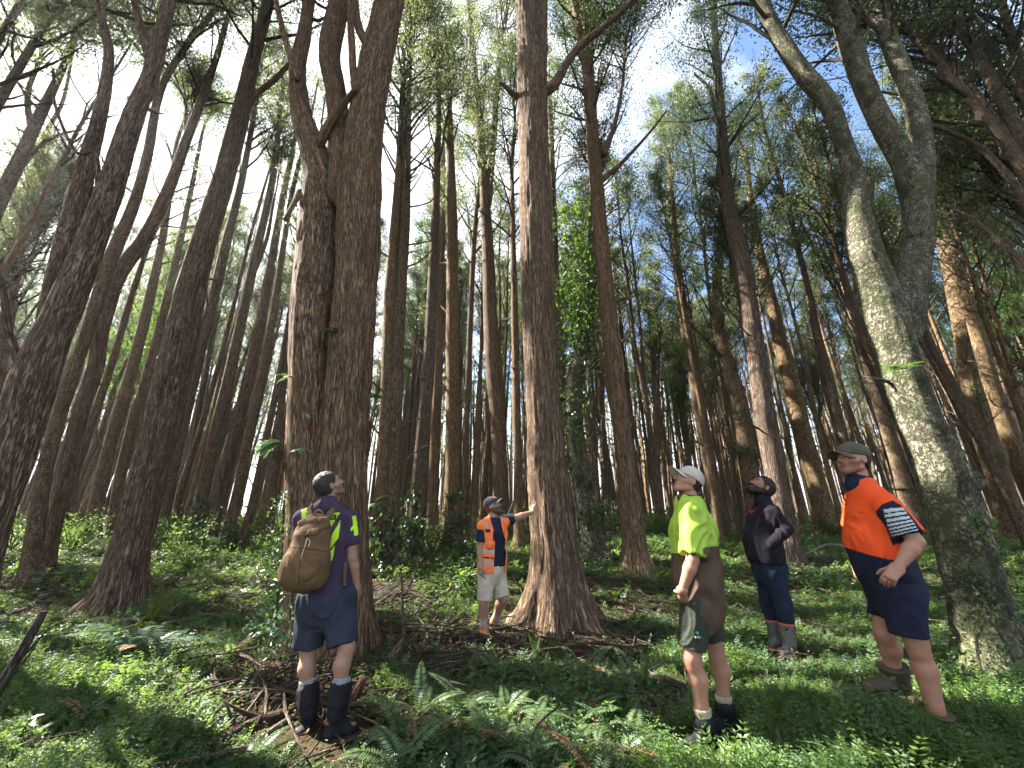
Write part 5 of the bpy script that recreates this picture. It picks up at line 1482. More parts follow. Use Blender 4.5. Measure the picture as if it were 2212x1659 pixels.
    def eyes(s, root, org):
        for x in (-.031, .031):
            c_ = s.J['head'] + (s.h(x, .0775, .012) - s.J['head']) * s.hs
            def zone(px, n, v, c_=c_): return (np.linalg.norm(v - (c_ + s.f * .011 + s.u * .002), axis=1) < .0072).astype(int)
            solid('eye', [Ell(c_, [s.r, s.f, s.u], (.0112, .0112, .0112))], [EYE_W, IRIS], root, org, .0022, zone=zone, smooth_it=0)
    def hair(s, root, org, mat, line=.0232, g=0.0, nape=-.07):
        cl = [(s.h(0, line, 0) + 0 * s.u, s.f * .857 - s.u * .514), (s.h(0, 0, nape), -s.u)]
        pr = [Ell(s.h(0, -.018, .043), [s.r, s.f, s.u], (.083 + g, .103 + g, .093 + g), cl, k=.01), Ell(s.h(0, -.035, -.01), [s.r, s.f, s.u], (.071 + g, .072 + g, .078), cl, k=.02)]
        return solid('hair', s.sc(pr), mat, root, org, .0045, folds=.0025, ffreq=60)
    def beard(s, root, org, mat, g=.004, top=-.028, back=-.01):
        cl = [(s.h(0, 0, top), s.u), (s.h(0, back, 0), -s.f)]
        cl2 = [(s.h(0, back, 0), -s.f), (s.h(0, 0, -.002), s.u)]
        pr = [Prim(s.h(0, .035, -.04), s.h(0, .058, -.084), .052 + g, .036 + g, (s.r, 1.15), cl, k=.01),
              Prim(s.h(.052, .0, -.05), s.h(.018, .068, -.096), .020 + g, .020 + g, None, cl, k=.01), Prim(s.h(-.052, .0, -.05), s.h(-.018, .068, -.096), .020 + g, .020 + g, None, cl, k=.01),
              Prim(s.h(.068, .008, .0), s.h(.054, .01, -.05), .012, .018, None, cl2, k=.01), Prim(s.h(-.068, .008, .0), s.h(-.054, .01, -.05), .012, .018, None, cl2, k=.01),
              Prim(s.h(-.018, .086, -.100), s.h(.018, .086, -.100), .016 + g, k=.012), Prim(s.h(-.024, .092, -.040), s.h(.024, .092, -.040), .007 + g * .5, k=.006),
              Prim(s.h(-.012, .098, -.052), s.h(.012, .098, -.052), .010, k=.004, op='cut')]
        return solid('beard', s.sc(pr), mat, root, org, .004, folds=.002, ffreq=70)
    def cap(s, root, org, mat, brim_mat, tilt=0.0, zone=None, drop=.0):
        up = unit(s.u * math.cos(tilt) + s.f * math.sin(tilt) * -1); fw = unit(np.cross(up, s.r)); ax = [s.r, fw, up]
        H0 = s.J['head']; k_ = s.hs
        c0 = s.h(0, -.012, .052 - drop)
        base = c0 - up * .022
        o = solid('cap', s.sc([Ell(c0, ax, (.088, .110, .088), [(base, -up)], k=.01), Prim(c0 + up * .086, c0 + up * .090, .006, k=.004)]), [mat] if not isinstance(mat, list) else mat, root, org, .0045, folds=.002, ffreq=30, zone=zone)
        b = solid('brim', s.sc([Ell(base + fw * .095 + up * .006, ax, (.082, .098, .0075), [(base + fw * .03, -fw)], k=.005, bend=6.0)]), brim_mat, o, org, .004)
        p = up; 
        solid('button', s.sc([Prim(c0 + up * .087, c0 + up * .092, .008, k=.004)]), brim_mat, o, org, .004)
        return o
    def shoe(s, k, root, org, mat, sole_mat, top, name='boot', r=1.0, shaft=.052, rings=0, sock=None, sock_top=0.0, cuff=None):
        """boot with sole as a child; top: fraction of the way from ankle to knee"""
        J = s.J; an, to, kn = J['an' + k], J['to' + k], J['kn' + k]
        ax = unit(kn - an)
        tp = an + (kn - an) * top
        gz = min(an[2], to[2]) - .062
        heel = np.array([an[0], an[1], gz + .05]) - unit(np.array([to[0] - an[0], to[1] - an[1], 0])) * .035
        toe = np.array([to[0], to[1], gz + .045])
        side = unit(np.cross(toe - heel, [0, 0, 1]))
        ball = heel + (toe - heel) * .62
        cl = (np.array([0, 0, gz + .012]), np.array([0, 0, -1.0]))
        pr = [Prim(an, tp, shaft * r * .84, shaft * r * 1.06, None, [(tp, ax)], k=.02), Prim(heel, ball, .043 * r, .040 * r, (side, 1.08), [cl], k=.03), Prim(ball, toe - unit(toe - heel) * .03, .040 * r, .036 * r, (side, 1.18), [cl], k=.02),
              Prim(an + ax * .02, heel + (toe - heel) * .45 + np.array([0, 0, .02]), .046 * r, .040 * r, None, [cl], k=.03)]
        for i in range(rings):
            c_ = an + (tp - an) * (.35 + .58 * (i + .5) / rings)
            pr.append(Prim(c_, c_ + ax * .004, shaft * r * 1.13, k=.006))
        o = solid(name, pr, mat, root, org, .006, folds=.003, ffreq=16)
        sl = [(np.array([0, 0, gz + .020]), np.array([0, 0, 1.0])), (np.array([0, 0, gz - .012]), np.array([0, 0, -1.0]))]
        solid('sole', [Prim(heel - np.array([0, 0, .02]), ball - np.array([0, 0, .02]), .047 * r, .045 * r, (side, 1.08), sl, k=.02), Prim(ball - np.array([0, 0, .02]), toe - unit(toe - heel) * .03 - np.array([0, 0, .02]), .045 * r, .041 * r, (side, 1.18), sl, k=.02)], sole_mat, o, org, .006)
        if cuff is not None:
            solid('cuff', [Prim(tp - ax * .006, tp + ax * .008, shaft * r * 1.10, None, None, [(tp + ax * .008, ax), (tp - ax * .012, -ax)], k=.005)], cuff, o, org, .0055)
        if sock is not None:
            t2 = an + (kn - an) * sock_top
            solid('sock', [Prim(an + (kn - an) * (top - .06), t2, shaft * .92, shaft * .92, None, [(t2, ax)], k=.01), Prim(t2 - ax * .012, t2 - ax * .006, shaft * .98, None, None, [(t2, ax)], k=.006)], sock, root, org, .006, folds=.003, ffreq=40)
        return o
    def laces(s, k, boot, org, mat):
        J = s.J; an, to, kn = J['an' + k], J['to' + k], J['kn' + k]
        fw = unit(np.array([to[0] - an[0], to[1] - an[1], 0])); sd = np.cross(fw, [0, 0, 1.0]); ax = unit(kn - an)
        m = MB()
        for i in range(5):
            c_ = an + fw * (.055 + .012 * (4 - i)) + ax * (-.012 + .024 * i)
            m.tube(np.array([[*(c_ - sd * .03 - fw * .012), .003], [*(c_ + fw * .006), .0035], [*(c_ + sd * .03 - fw * .012 + ax * .012), .003]]), 5, 0)
        obj('laces', m.build('laces', [mat], True, org), boot)
def lerp(a, b, t): return a + (b - a) * t

# ------------------------------------------------------------------ the five men
BOOT_BLK = cloth('boot_black', (.007, .0075, .010), .7, 300, .3); SOLE_BLK = cloth('sole_black', (.02, .021, .023), .8, 200, .5)
SOCK_G = cloth('sock_grey', (.30, .30, .31), .95, 260, .6); SOCK_T = cloth('sock_tan', (.42, .37, .28), .95, 260, .6)
NAVY = cloth('navy_cloth', (.010, .014, .034)); NAVY2 = cloth('navy_cotton', (.012, .016, .034)); SHORT_B = cloth('slate_blue_cloth', (.026, .032, .050), .8)
PURPLE = cloth('purple_navy_cotton', (.050, .033, .062)); HIVIS_Y = cloth('hi_vis_yellow', (.50, .80, .030), .7, var=.1); HIVIS_L = cloth('hi_vis_lime', (.33, .50, .060), .75, var=.14)
ORANGE = cloth('hi_vis_orange', (.80, .085, .016), .75, var=.08); ORANGE2 = cloth('vest_orange', (.90, .20, .065), .75, var=.12); REFLECT = cloth('reflective_tape', (.36, .35, .29), .4, var=.1)
STRIPE = cloth('pale_reflective_stripe', (.42, .50, .53), .45, var=.08); BROWN = cloth('brown_oilskin', (.080, .050, .032), .6, 250, .3); OLIVE = cloth('olive_ripstop', (.036, .044, .032), .85, 240, .6)
CANVAS = cloth('brown_canvas', (.135, .080, .038), .85, 300, .4); STRAPM = cloth('strap_webbing', (.15, .098, .055), .8, 500, .5); DARKPL = cloth('dark_plastic', (.02, .018, .016), .4, bump=0); CORD = cloth('pale_cord', (.5, .44, .36), .8)
STONE = cloth('stone_cotton', (.50, .43, .335), .85); DENIM = cloth('denim', (.013, .022, .046), .9, 600, .5, .35); FLEECE = cloth('dark_fleece', (.012, .010, .016), .95, 500, .4); CAPG = cloth('cap_charcoal', (.045, .046, .055)); CAPW = cloth('cap_cream', (.46, .42, .36))
CAPO = cloth('cap_olive', (.085, .078, .060)); LEATHER = cloth('tan_leather', (.36, .185, .080), .6, 300, .3); GUM_B = cloth('gumboot_grey', (.115, .11, .105), .4, 300, .15); GUM_R = cloth('gumboot_red_trim', (.55, .10, .07), .5, bump=.1)
GUM_O = cloth('gumboot_olive', (.070, .058, .038), .45, 300, .2); RED = cloth('red_print', (.60, .03, .05), .7, bump=.1); WHITE = cloth('white_print', (.75, .75, .75), .7, bump=.1); GREEN = cloth('green_print', (.05, .45, .15), .7, bump=.1); BLACK = cloth('black_patch', (.010, .010, .011), .7, bump=.1)

def text_part(name, txt, size, parent, org, at, xdir, up, mat, thick=.0015):
    cu = bpy.data.curves.new(name, 'FONT'); cu.body = txt; cu.size = size; cu.extrude = thick; cu.align_x = 'CENTER'; cu.align_y = 'CENTER'
    tmp = bpy.data.objects.new(name, cu); COL.objects.link(tmp)
    dg = bpy.context.evaluated_depsgraph_get(); dg.update()
    me = bpy.data.meshes.new_from_object(tmp.evaluated_get(dg))
    bpy.data.objects.remove(tmp)
    x = unit(xdir); u = unit(np.asarray(up) - x * (np.asarray(up) @ x)); n = np.cross(x, u)
    me.transform(Matrix(((x[0], u[0], n[0], at[0] - org[0]), (x[1], u[1], n[1], at[1] - org[1]), (x[2], u[2], n[2], at[2] - org[2]), (0, 0, 0, 1))))
    me.materials.clear(); me.materials.append(mat)
    me.name = name
    return obj(name, me, parent)

def patch(name, parent, org, at, xdir, up, w, h, mat, t=.002):
    x = unit(xdir); u = unit(np.asarray(up, float) - x * (np.asarray(up, float) @ x)); n = np.cross(x, u)
    v = []
    for k in (0, t):
        for a, b in ((-1, -1), (1, -1), (1, 1), (-1, 1)): v.append(at + x * a * w / 2 + u * b * h / 2 + n * k - org)
    q = [(0, 3, 2, 1), (4, 5, 6, 7), (0, 1, 5, 4), (1, 2, 6, 5), (2, 3, 7, 6), (3, 0, 4, 7)]
    return obj(name, mesh(name, v, q, None, None, False, [mat]), parent)

def pz(pts, a, b, sx, sy): return [(a + x * sx, b + y * sy) for x, y in pts]

def surf_depth(o, px, py, org):
    """nearest point of a part under a pixel"""
    me = o.data; v = np.zeros(len(me.vertices) * 3, np.float32); me.vertices.foreach_get('co', v); v = v.reshape(-1, 3) + org
    d = np.hypot(*(proj(v) - np.array([px, py])).T)
    k = np.argsort(d)[:12]; k = k[np.argmin(v[k, 1])]
    return P(px, py, float(v[k, 1]))

# --- 1: the man with the backpack, seen from behind
def man_backpack():
    A = lambda x, y, d=0.0: (553 + x * .3889, 967.7 + y * .3889, d)
    Y0 = G(*A(440, 1575)[:2])
    m = Man(Y0, dict(head=A(408, 212, -.0), neck=A(398, 300, -.02), shL=A(262, 392, -.03), shR=A(520, 395, .02), elL=A(240, 560, .12), wrL=A(290, 720, .28), elR=A(533, 610, .04), wrR=A(560, 778, .10),
                     hipL=A(320, 870, .0), hipR=A(462, 870, .03), knL=A(290, 1120, .05), anL=A(290, 1480, .02), toL=A(372, 1500, .17), knR=A(505, 1100, -.02), anR=A(447, 1480, -.05), toR=A(560, 1535, .04)), (.60, .58, .52), build=.95)
    org = np.array([m.pel[0], m.pel[1], float(ground(m.pel[0], m.pel[1]))])
    root = thing('person', 'man with brown backpack in purple and yellow T-shirt, dark shorts and black boots', 'person', org)
    body = m.head() + m.torso(-.012) + m.arm('L') + m.arm('R') + m.leg('L') + m.leg('R') + m.hand('L', (.2, .9, .1), (0, 0, -1), thumb=-1) + m.hand('R', (-.05, .05, -1), (-.8, .5, 0), thumb=1, curl=(.3, .35, .4, .45))
    solid('body', body, [SKIN_A, STUB_A, LIP, HAIR_G], root, org, .006, zone=m.face_zone())
    m.hair(root, org, HAIR_G); m.eyes(root, org)
    # shirt
    J = m.J; hem = m.pel + m.spine * .05
    pr = [p.clip((hem, -m.spine)) for p in m.torso(.012)]
    for k, t in (('L', .62), ('R', .66)):
        e = lerp(J['sh' + k], J['el' + k], t); d = unit(J['el' + k] - J['sh' + k])
        pr.append(Prim(J['sh' + k], e, .074, .072, None, [(e, d)], k=.03))
    ring = [(J['neck'] + m.spine * .035, m.spine)]
    bands = [pz(q, 553, 967.7, .3889, .3889) for q in ([(408, 362), (468, 358), (392, 480), (385, 420)], [(472, 395), (458, 500), (388, 592), (386, 545)], [(440, 540), (424, 622), (384, 636), (384, 608)],
             [(252, 345), (284, 333), (276, 388), (253, 392)], [(534, 380), (556, 375), (570, 482), (546, 487)], [(524, 448), (548, 418), (551, 436), (529, 464)])]
    def zone(px, n, v):
        z = np.zeros(len(px), int)
        for b in bands: z[inside(px, b) & (n[:, 1] < .25)] = 1
        return z
    shirt = solid('t_shirt', [p.clip(*ring) for p in pr], [PURPLE, HIVIS_Y], root, org, .006, folds=.006, ffreq=8, zone=zone)
    for tx, x, y, s in (('LTD', 420, 386, .032), ('WMA', 345, 376, .032)):
        px = A(x, y); at = surf_depth(shirt, px[0], px[1], org) + np.array([0, -.006, 0])
        if tx == 'LTD': patch('print_block', shirt, org, at + np.array([0, .002, 0]), (1, .1, .05), (0, .2, 1), .075, .038, BLACK)
        text_part('lettering', tx, s, shirt, org, at + np.array([0, -.003, 0]), (1, .1, .05), (0, .2, 1), HIVIS_Y)
    # shorts
    wt = m.pel + m.spine * .09
    pr = [p.clip((wt, m.spine)) for p in m.torso(.018)[:2]]
    for k, hx, hy, dd in (('L', 292, 1095, .04), ('R', 478, 1090, -.01)):
        hm = P(*A(hx, hy)[:2], Y0 + dd); ax = unit(hm - J['hip' + k])
        pr.append(Prim(J['hip' + k] + np.array([0, 0, .02]), hm, .114, .102, (m.latp, 1.05), [(hm, ax)], k=.07))
    solid('shorts', pr, SHORT_B, root, org, .007, folds=.008, ffreq=7)
    for k in 'LR':
        b = m.shoe(k, root, org, BOOT_BLK, SOLE_BLK, .42, shaft=.062, r=1.06, rings=3, sock=SOCK_G, sock_top=.53)
    # backpack
    Yb = Y0 - .20
    B = lambda x, y, d=0.0: P(*A(x, y)[:2], Yb + d)
    bo = np.array(B(265, 760))
    bag = thing('backpack', 'brown canvas roll-top backpack worn by the man in the purple T-shirt', 'backpack', bo)
    wx = (np.array([1.0, 0.1, 0]), 1.28)
    bx = (np.array([1.0, 0.1, -.05]), 1.35)
    cv2 = cloth('canvas_seam', (.055, .032, .017), .9)
    ln = [[A(*t)[:2] for t in q] for q in ([(158, 546), (262, 553), (392, 572), (392, 578), (262, 560), (158, 553)], [(250, 560), (256, 560), (240, 770), (233, 770)])]
    def bz(px, n, v):
        z = np.zeros(len(px), int)
        for q in ln: z[inside(px, q) & (n[:, 1] < .3)] = 1
        return z
    solid('bag', [Prim(B(262, 705, .0), B(278, 640, 0), .112, .116, wx, k=.05), Prim(B(278, 640), B(318, 480, .03), .116, .092, wx, k=.06), Prim(B(318, 480, .03), B(322, 420, .06), .088, .066, (wx[0], 1.45), k=.05), Prim(B(232, 705), B(312, 712), .082, .080, k=.08)],
          [CANVAS, cv2], bag, bo, .0055, folds=.010, ffreq=7, zone=bz)
    solid('roll_top', [Prim(B(258, 420, .0), B(386, 400, .0), .030, .028, k=.03), Prim(B(250, 455, -.02), B(330, 470, -.06), .022, .020, k=.03), Prim(B(390, 430, .0), B(300, 480, -.06), .024, .020, k=.03)], CANVAS, bag, bo, .006, folds=.006, ffreq=14)
    solid('pocket', [Prim(B(236, 610, -.062), B(250, 690, -.066), .06, .06, (np.array([1.0, 0, -.1]), 1.75), [(B(262, 556, -.12), unit([.05, 0, 1]))], k=.04), Prim(B(300, 630, -.062), B(296, 690, -.066), .055, .055, (np.array([1.0, 0, 0]), 1.5), [(B(262, 556, -.12), unit([.05, 0, 1]))], k=.04)], CANVAS, bag, bo, .0065, folds=.006, ffreq=9)
    def ribbon(name, pts, w, r=.006, mat=STRAPM):
        q = [np.array(B(*p)) for p in pts]
        prs = []
        for a, b in zip(q[:-1], q[1:]):
            ax = unit(np.cross(b - a, [0, 1.0, .3])); prs.append(Prim(a, b, r, r, (ax, w / r / 2), k=.004))
        return solid(name, prs, mat, bag, bo, .005)
    ribbon('shoulder_strap', [(298, 400, .06), (296, 345, .10), (306, 318, .17), (318, 306, .26)], .055)
    ribbon('shoulder_strap', [(388, 395, .06), (420, 350, .11), (462, 325, .16), (500, 320, .24), (515, 335, .30)], .055)
    ribbon('side_strap', [(372, 680, .06), (410, 640, .10), (455, 585, .14), (475, 560, .2)], .030)
    ribbon('side_strap', [(495, 640, .13), (492, 700, .13), (490, 765, .14)], .030)
    h_ = MB(); h_.tube(catmull([[*B(320, 385, .03), .009], [*B(330, 355, .04), .009], [*B(352, 348, .04), .009], [*B(372, 362, .04), .009], [*B(380, 388, .03), .009]], .02), 8, 0)
    obj('grab_handle', h_.build('grab_handle', [STRAPM], True, bo), bag)
    patch('buckle', bag, bo, B(282, 492, -.112), (1, 0, .1), (0, 0, 1), .030, .022, DARKPL, .008)
    c_ = MB(); c_.tube(catmull([[*B(284, 500, -.118), .0028], [*B(272, 545, -.145), .0026], [*B(258, 580, -.15), .0025], [*B(250, 615, -.152), .0025]], .02), 6, 0)
    c_.tube(catmull([[*B(284, 500, -.118), .0028], [*B(300, 520, -.13), .0026], [*B(290, 550, -.148), .0025]], .02), 6, 0)
    obj('draw_cord', c_.build('draw_cord', [CORD], True, bo), bag)
man_backpack()

# --- 2: the man in the orange vest with his hand on the central trunk
def man_vest():
    A = lambda x, y, d=0.0: (995.4 + x * .2223, 1041.5 + y * .2223, d)
    Y0 = G(*A(262, 1520)[:2]) - .0
    m = Man(Y0, dict(head=A(312, 240, .02), neck=A(316, 362, .02), shR=A(215, 425, -.08), shL=A(425, 372, .10), elR=A(192, 640, -.10), wrR=A(190, 820, -.16), elL=A(550, 345, .16), wrL=A(695, 292, .20),
                     hipR=A(252, 900, -.06), hipL=A(352, 890, .07), knR=A(222, 1165, -.10), anR=A(228, 1440, -.03), toR=A(262, 1500, -.16), knL=A(425, 1125, .02), anL=A(318, 1370, .24), toL=A(400, 1425, .20)), (.86, -.24, .40))
    org = np.array([m.pel[0], m.pel[1], float(ground(m.pel[0], m.pel[1]))])
    root = thing('person', 'bearded man in orange safety vest and beige shorts, one hand on the central trunk', 'person', org)
    body = m.head() + m.torso(-.012) + m.arm('L') + m.arm('R') + m.leg('L') + m.leg('R') + m.hand('L', (.22, .05, 1), (.75, .55, 0), thumb=1, spread=9, curl=(.02, .03, .03, .05), tcurl=.0) + m.hand('R', (.12, -.1, -1), (.6, .5, 0), thumb=1, curl=(.5, .6, .65, .7))
    solid('body', body, [SKIN_A, STUB_A, LIP, BEARD_B], root, org, .0055, zone=m.face_zone())
    m.hair(root, org, BEARD_B, line=.0); m.beard(root, org, BEARD_B, g=.008); m.eyes(root, org)
    def cz_(px, n, v):
        z = np.zeros(len(px), int); z[np.linalg.norm(v - m.h(0, .075, .10), axis=1) < .026] = 1; return z
    m.cap(root, org, [CAPG, ORANGE2], CAPG, .05, cz_)
    J = m.J
    hem = m.pel + m.spine * .06
    pr = [p.clip((hem, -m.spine), (J['neck'] + m.spine * .02, m.spine)) for p in m.torso(.006)]
    for k, t in (('L', .70), ('R', .72)):
        e = lerp(J['sh' + k], J['el' + k], t); d = unit(J['el' + k] - J['sh' + k])
        pr.append(Prim(J['sh' + k], e, .068, .068, None, [(e, d)], k=.03))
    polo = solid('polo_shirt', pr, NAVY2, root, org, .006, folds=.005, ffreq=9)
    solid('collar', [Prim(J['neck'] + m.spine * .0, J['neck'] + m.spine * .03, .078, .070, None, [(J['neck'] + m.spine * .025, m.spine)], k=.02)], NAVY2, polo, org, .006)
    hole = [(x, y) for x, y in [A(270, 300)[:2], A(380, 300)[:2], A(395, 420)[:2], A(432, 560)[:2], A(440, 700)[:2], A(420, 910)[:2], A(318, 910)[:2], A(330, 640)[:2], A(325, 480)[:2], A(300, 400)[:2]]]
    Z = lambda q: [A(*t)[:2] for t in q]
    tape = [Z(q) for q in ([(225, 380), (248, 372), (272, 440), (245, 455)], [(370, 320), (388, 318), (408, 372), (392, 382)], [(215, 645), (335, 655), (335, 690), (215, 685)], [(205, 755), (325, 770), (318, 812), (210, 800)], [(435, 700), (475, 690), (475, 730), (430, 735)], [(438, 590), (475, 590), (475, 620), (440, 625)])]
    dark = [Z(q) for q in ([(212, 722), (330, 735), (330, 748), (212, 735)], [(312, 470), (326, 472), (326, 590), (312, 590)], [(238, 455), (290, 460), (290, 490), (240, 486)])]
    def zone(px, n, v):
        z = np.zeros(len(px), int)
        for t in tape: z[inside(px, t)] = 1
        for t in dark: z[inside(px, t) & (n[:, 1] < .2)] = 2
        z[inside(px, hole) & (n[:, 1] < .45)] = -1
        return z
    arm_cut = []
    hv = m.pel + m.spine * .05
    pv = [p.clip((hv, -m.spine), (J['neck'] + m.spine * .03, m.spine)) for p in m.torso(.024)]
    vest = solid('safety_vest', pv, [ORANGE2, REFLECT, NAVY2], root, org, .0055, folds=.006, ffreq=11, zone=zone)
    solid('pocket', [Prim(P(*A(290, 600)[:2], Y0 - .17), P(*A(290, 625)[:2], Y0 - .165), .035, .035, (np.array([1, .3, 0]), 1.6), k=.01)], ORANGE2, vest, org, .006, folds=.004, ffreq=14)
    wt = m.pel + m.spine * .085
    pr = [p.clip((wt, m.spine)) for p in m.torso(.014)[:2]]
    for k, hx, hy, dd in (('R', 232, 1150, -.09), ('L', 405, 1118, .02)):
        hm = P(*A(hx, hy)[:2], Y0 + dd); ax = unit(hm - J['hip' + k])
        pr.append(Prim(J['hip' + k] + np.array([0, 0, .02]), hm, .104, .090, None, [(hm, ax)], k=.03))
    solid('shorts', pr, STONE, root, org, .006, folds=.007, ffreq=8)
    for k in 'LR': b = m.shoe(k, root, org, LEATHER, SOLE_BLK, .22, shaft=.050, sock=SOCK_G, sock_top=.40); m.laces(k, b, org, STONE)
man_vest()

# --- 3: the man in the white cap and the lime smock
def man_white_cap():
    A = lambda x, y, d=0.0: (1410 + x * .41667, 967.7 + y * .41667, d)
    Y0 = G(*A(230, 1590)[:2]) + .04
    m = Man(Y0, dict(head=A(182, 178, .10), neck=A(190, 278, .10), shL=A(205, 345, -.08), shR=A(200, 345, .30), elL=A(208, 580, -.14), wrL=A(152, 740, -.12), elR=A(180, 540, .36), wrR=A(150, 700, .30),
                     hipL=A(228, 830, .0), hipR=A(262, 830, .22), knL=A(203, 1085, -.02), anL=A(280, 1480, .0), toL=A(128, 1548, -.06), knR=A(330, 1060, .24), anR=A(382, 1395, .26), toR=A(300, 1440, .22)), (-.88, -.05, .46))
    org = np.array([m.pel[0], m.pel[1], float(ground(m.pel[0], m.pel[1]))])
    root = thing('person', 'man in white cap, lime and brown smock and olive shorts, hand in his pocket', 'person', org)
    body = m.head() + m.torso(-.02) + m.arm('L') + m.arm('R') + m.leg('L') + m.leg('R') + m.hand('L', (.30, .75, -.85), (.6, .6, .3), thumb=-1, curl=(.1, .1, .1, .1)) + m.hand('R', (0, 0, -1), (0, -1, 0), thumb=-1)
    solid('body', body, [SKIN_B, STUB_B, LIP, HAIR_D], root, org, .0055, zone=m.face_zone(False))
    m.hair(root, org, HAIR_D, line=-.012, g=-.004, nape=-.05); m.eyes(root, org)
    m.cap(root, org, CAPW, CAPW, .12)
    J = m.J
    solid('neck_gaiter', [Prim(J['neck'] - m.spine * .02, J['neck'] + m.spine * .035 + m.f * .005, .080, .072, None, [(J['neck'] + m.spine * .045 - m.f * .0, unit(m.spine + m.f * .1))], k=.02), Prim(J['neck'] - m.f * -.07 + m.spine * -.01, J['neck'] + m.f * .05 + m.spine * .01, .03, .03, (m.lat, 2.0), k=.04)], BROWN, root, org, .0055, folds=.006, ffreq=18)
    # smock: lime yoke and sleeves, brown skirt, one garment
    smh = P(*A(255, 955)[:2], Y0 + .06)
    back = P(*A(285, 790)[:2], Y0 + .10); fr = P(*A(215, 620)[:2], Y0 + .08)
    dn = unit([.0, .0, -1]) 
    cl = [(smh, unit([.33, 0, -.95]))]
    pr = [p.clip((J['neck'] + m.spine * .02, m.spine)) for p in m.torso(.030)]
    lt = m.lat
    front_top = P(*A(160, 480)[:2], Y0 + .1)
    pr += [Prim(P(*A(222, 430)[:2], Y0 + .11), P(*A(240, 640)[:2], Y0 + .11), .135, .135, (lt, 1.35), k=.06), Prim(P(*A(240, 640)[:2], Y0 + .11), P(*A(262, 800)[:2], Y0 + .10), .135, .125, (lt, 1.35), k=.06),
           Prim(P(*A(262, 800)[:2], Y0 + .10), P(*A(268, 930)[:2], Y0 + .09), .125, .105, (lt, 1.5), k=.06)]
    cut = P(*A(180, 800)[:2], Y0)
    sleeves = []
    for k, t in (('L', .90), ('R', .9)):
        e = lerp(J['sh' + k], J['el' + k], t); d = unit(J['el' + k] - J['sh' + k])
        sleeves.append(Prim(J['sh' + k] + np.array([0, 0, -.01]), e, .082, .088, None, [(e, unit(d + np.array([-.15, 0, 0])))], k=.02))
    pr = [p.clip(*cl) for p in pr] + sleeves
    line = [A(*t)[:2] for t in ((60, 545), (110, 545), (250, 545), (255, 517), (360, 508))]
    sl_e = lerp(J['shL'], J['elL'], 1.02); sld = unit(J['elL'] - J['shL'])
    side_cut = [A(*t)[:2] for t in ((95, 560), (128, 740), (168, 795), (186, 880), (190, 980), (60, 980), (60, 560))]
    def zone(px, n, v):
        z = np.where(px[:, 1] < np.interp(px[:, 0], [t[0] for t in line], [t[1] for t in line]), 0, 1)
        # the sleeve itself stays lime
        for k in 'LR':
            a = J['sh' + k]; d = J['el' + k] - a
            t = np.clip(((v - a) @ d) / (d @ d), 0, .90); r_ = np.linalg.norm(v - a - t[:, None] * d, axis=1)
            tt = ((v - a) @ d) / (d @ d)
            if k == 'L': z[(r_ < .094) & (tt < .93) & (v[:, 1] < a[1] + .05)] = 0
            else: z[(r_ < .095) & (v[:, 1] > a[1] - .03)] = 0
        z[inside(px, side_cut) & (z == 1) & (px[:, 1] > A(0, 700)[1])] = -1
        return z
    solid('smock', pr, [HIVIS_L, BROWN], root, org, .0065, folds=.017, ffreq=8, zone=zone, fdir=(1, 1, .45))
    wt = m.pel + m.spine * .10
    pr = [p.clip((wt, m.spine)) for p in m.torso(.006)[:2]]
    for k, hx, hy, dd in (('L', 205, 1040, -.01), ('R', 312, 990, .22)):
        hm = P(*A(hx, hy)[:2], Y0 + dd); ax = unit(hm - J['hip' + k])
        pr.append(Prim(J['hip' + k] + np.array([0, 0, .02]), hm, .105, .096, None, [(hm, ax)], k=.03))
    sh = solid('shorts', pr, OLIVE, root, org, .0065, folds=.006, ffreq=10)
    at = surf_depth(sh, *A(228, 966)[:2], org) + np.array([0, -.006, 0])
    tagp = patch('brand_tag', sh, org, at, (1, .15, 0), (.05, 0, 1), .046, .062, BLACK)
    patch('tag_mark', tagp, org, at + np.array([0, -.003, .012]), (1, .15, -.35), (.05, 0, 1), .024, .018, GREEN)
    text_part('lettering', 'FXD', .022, tagp, org, at + np.array([0, -.004, -.016]), (1, .15, 0), (.05, 0, 1), WHITE)
    for k in 'LR':
        b = m.shoe(k, root, org, BOOT_BLK, SOLE_BLK, .20, shaft=.057, r=1.08, rings=1, sock=SOCK_T, sock_top=.33); m.laces(k, b, org, DARKPL)
man_white_cap()

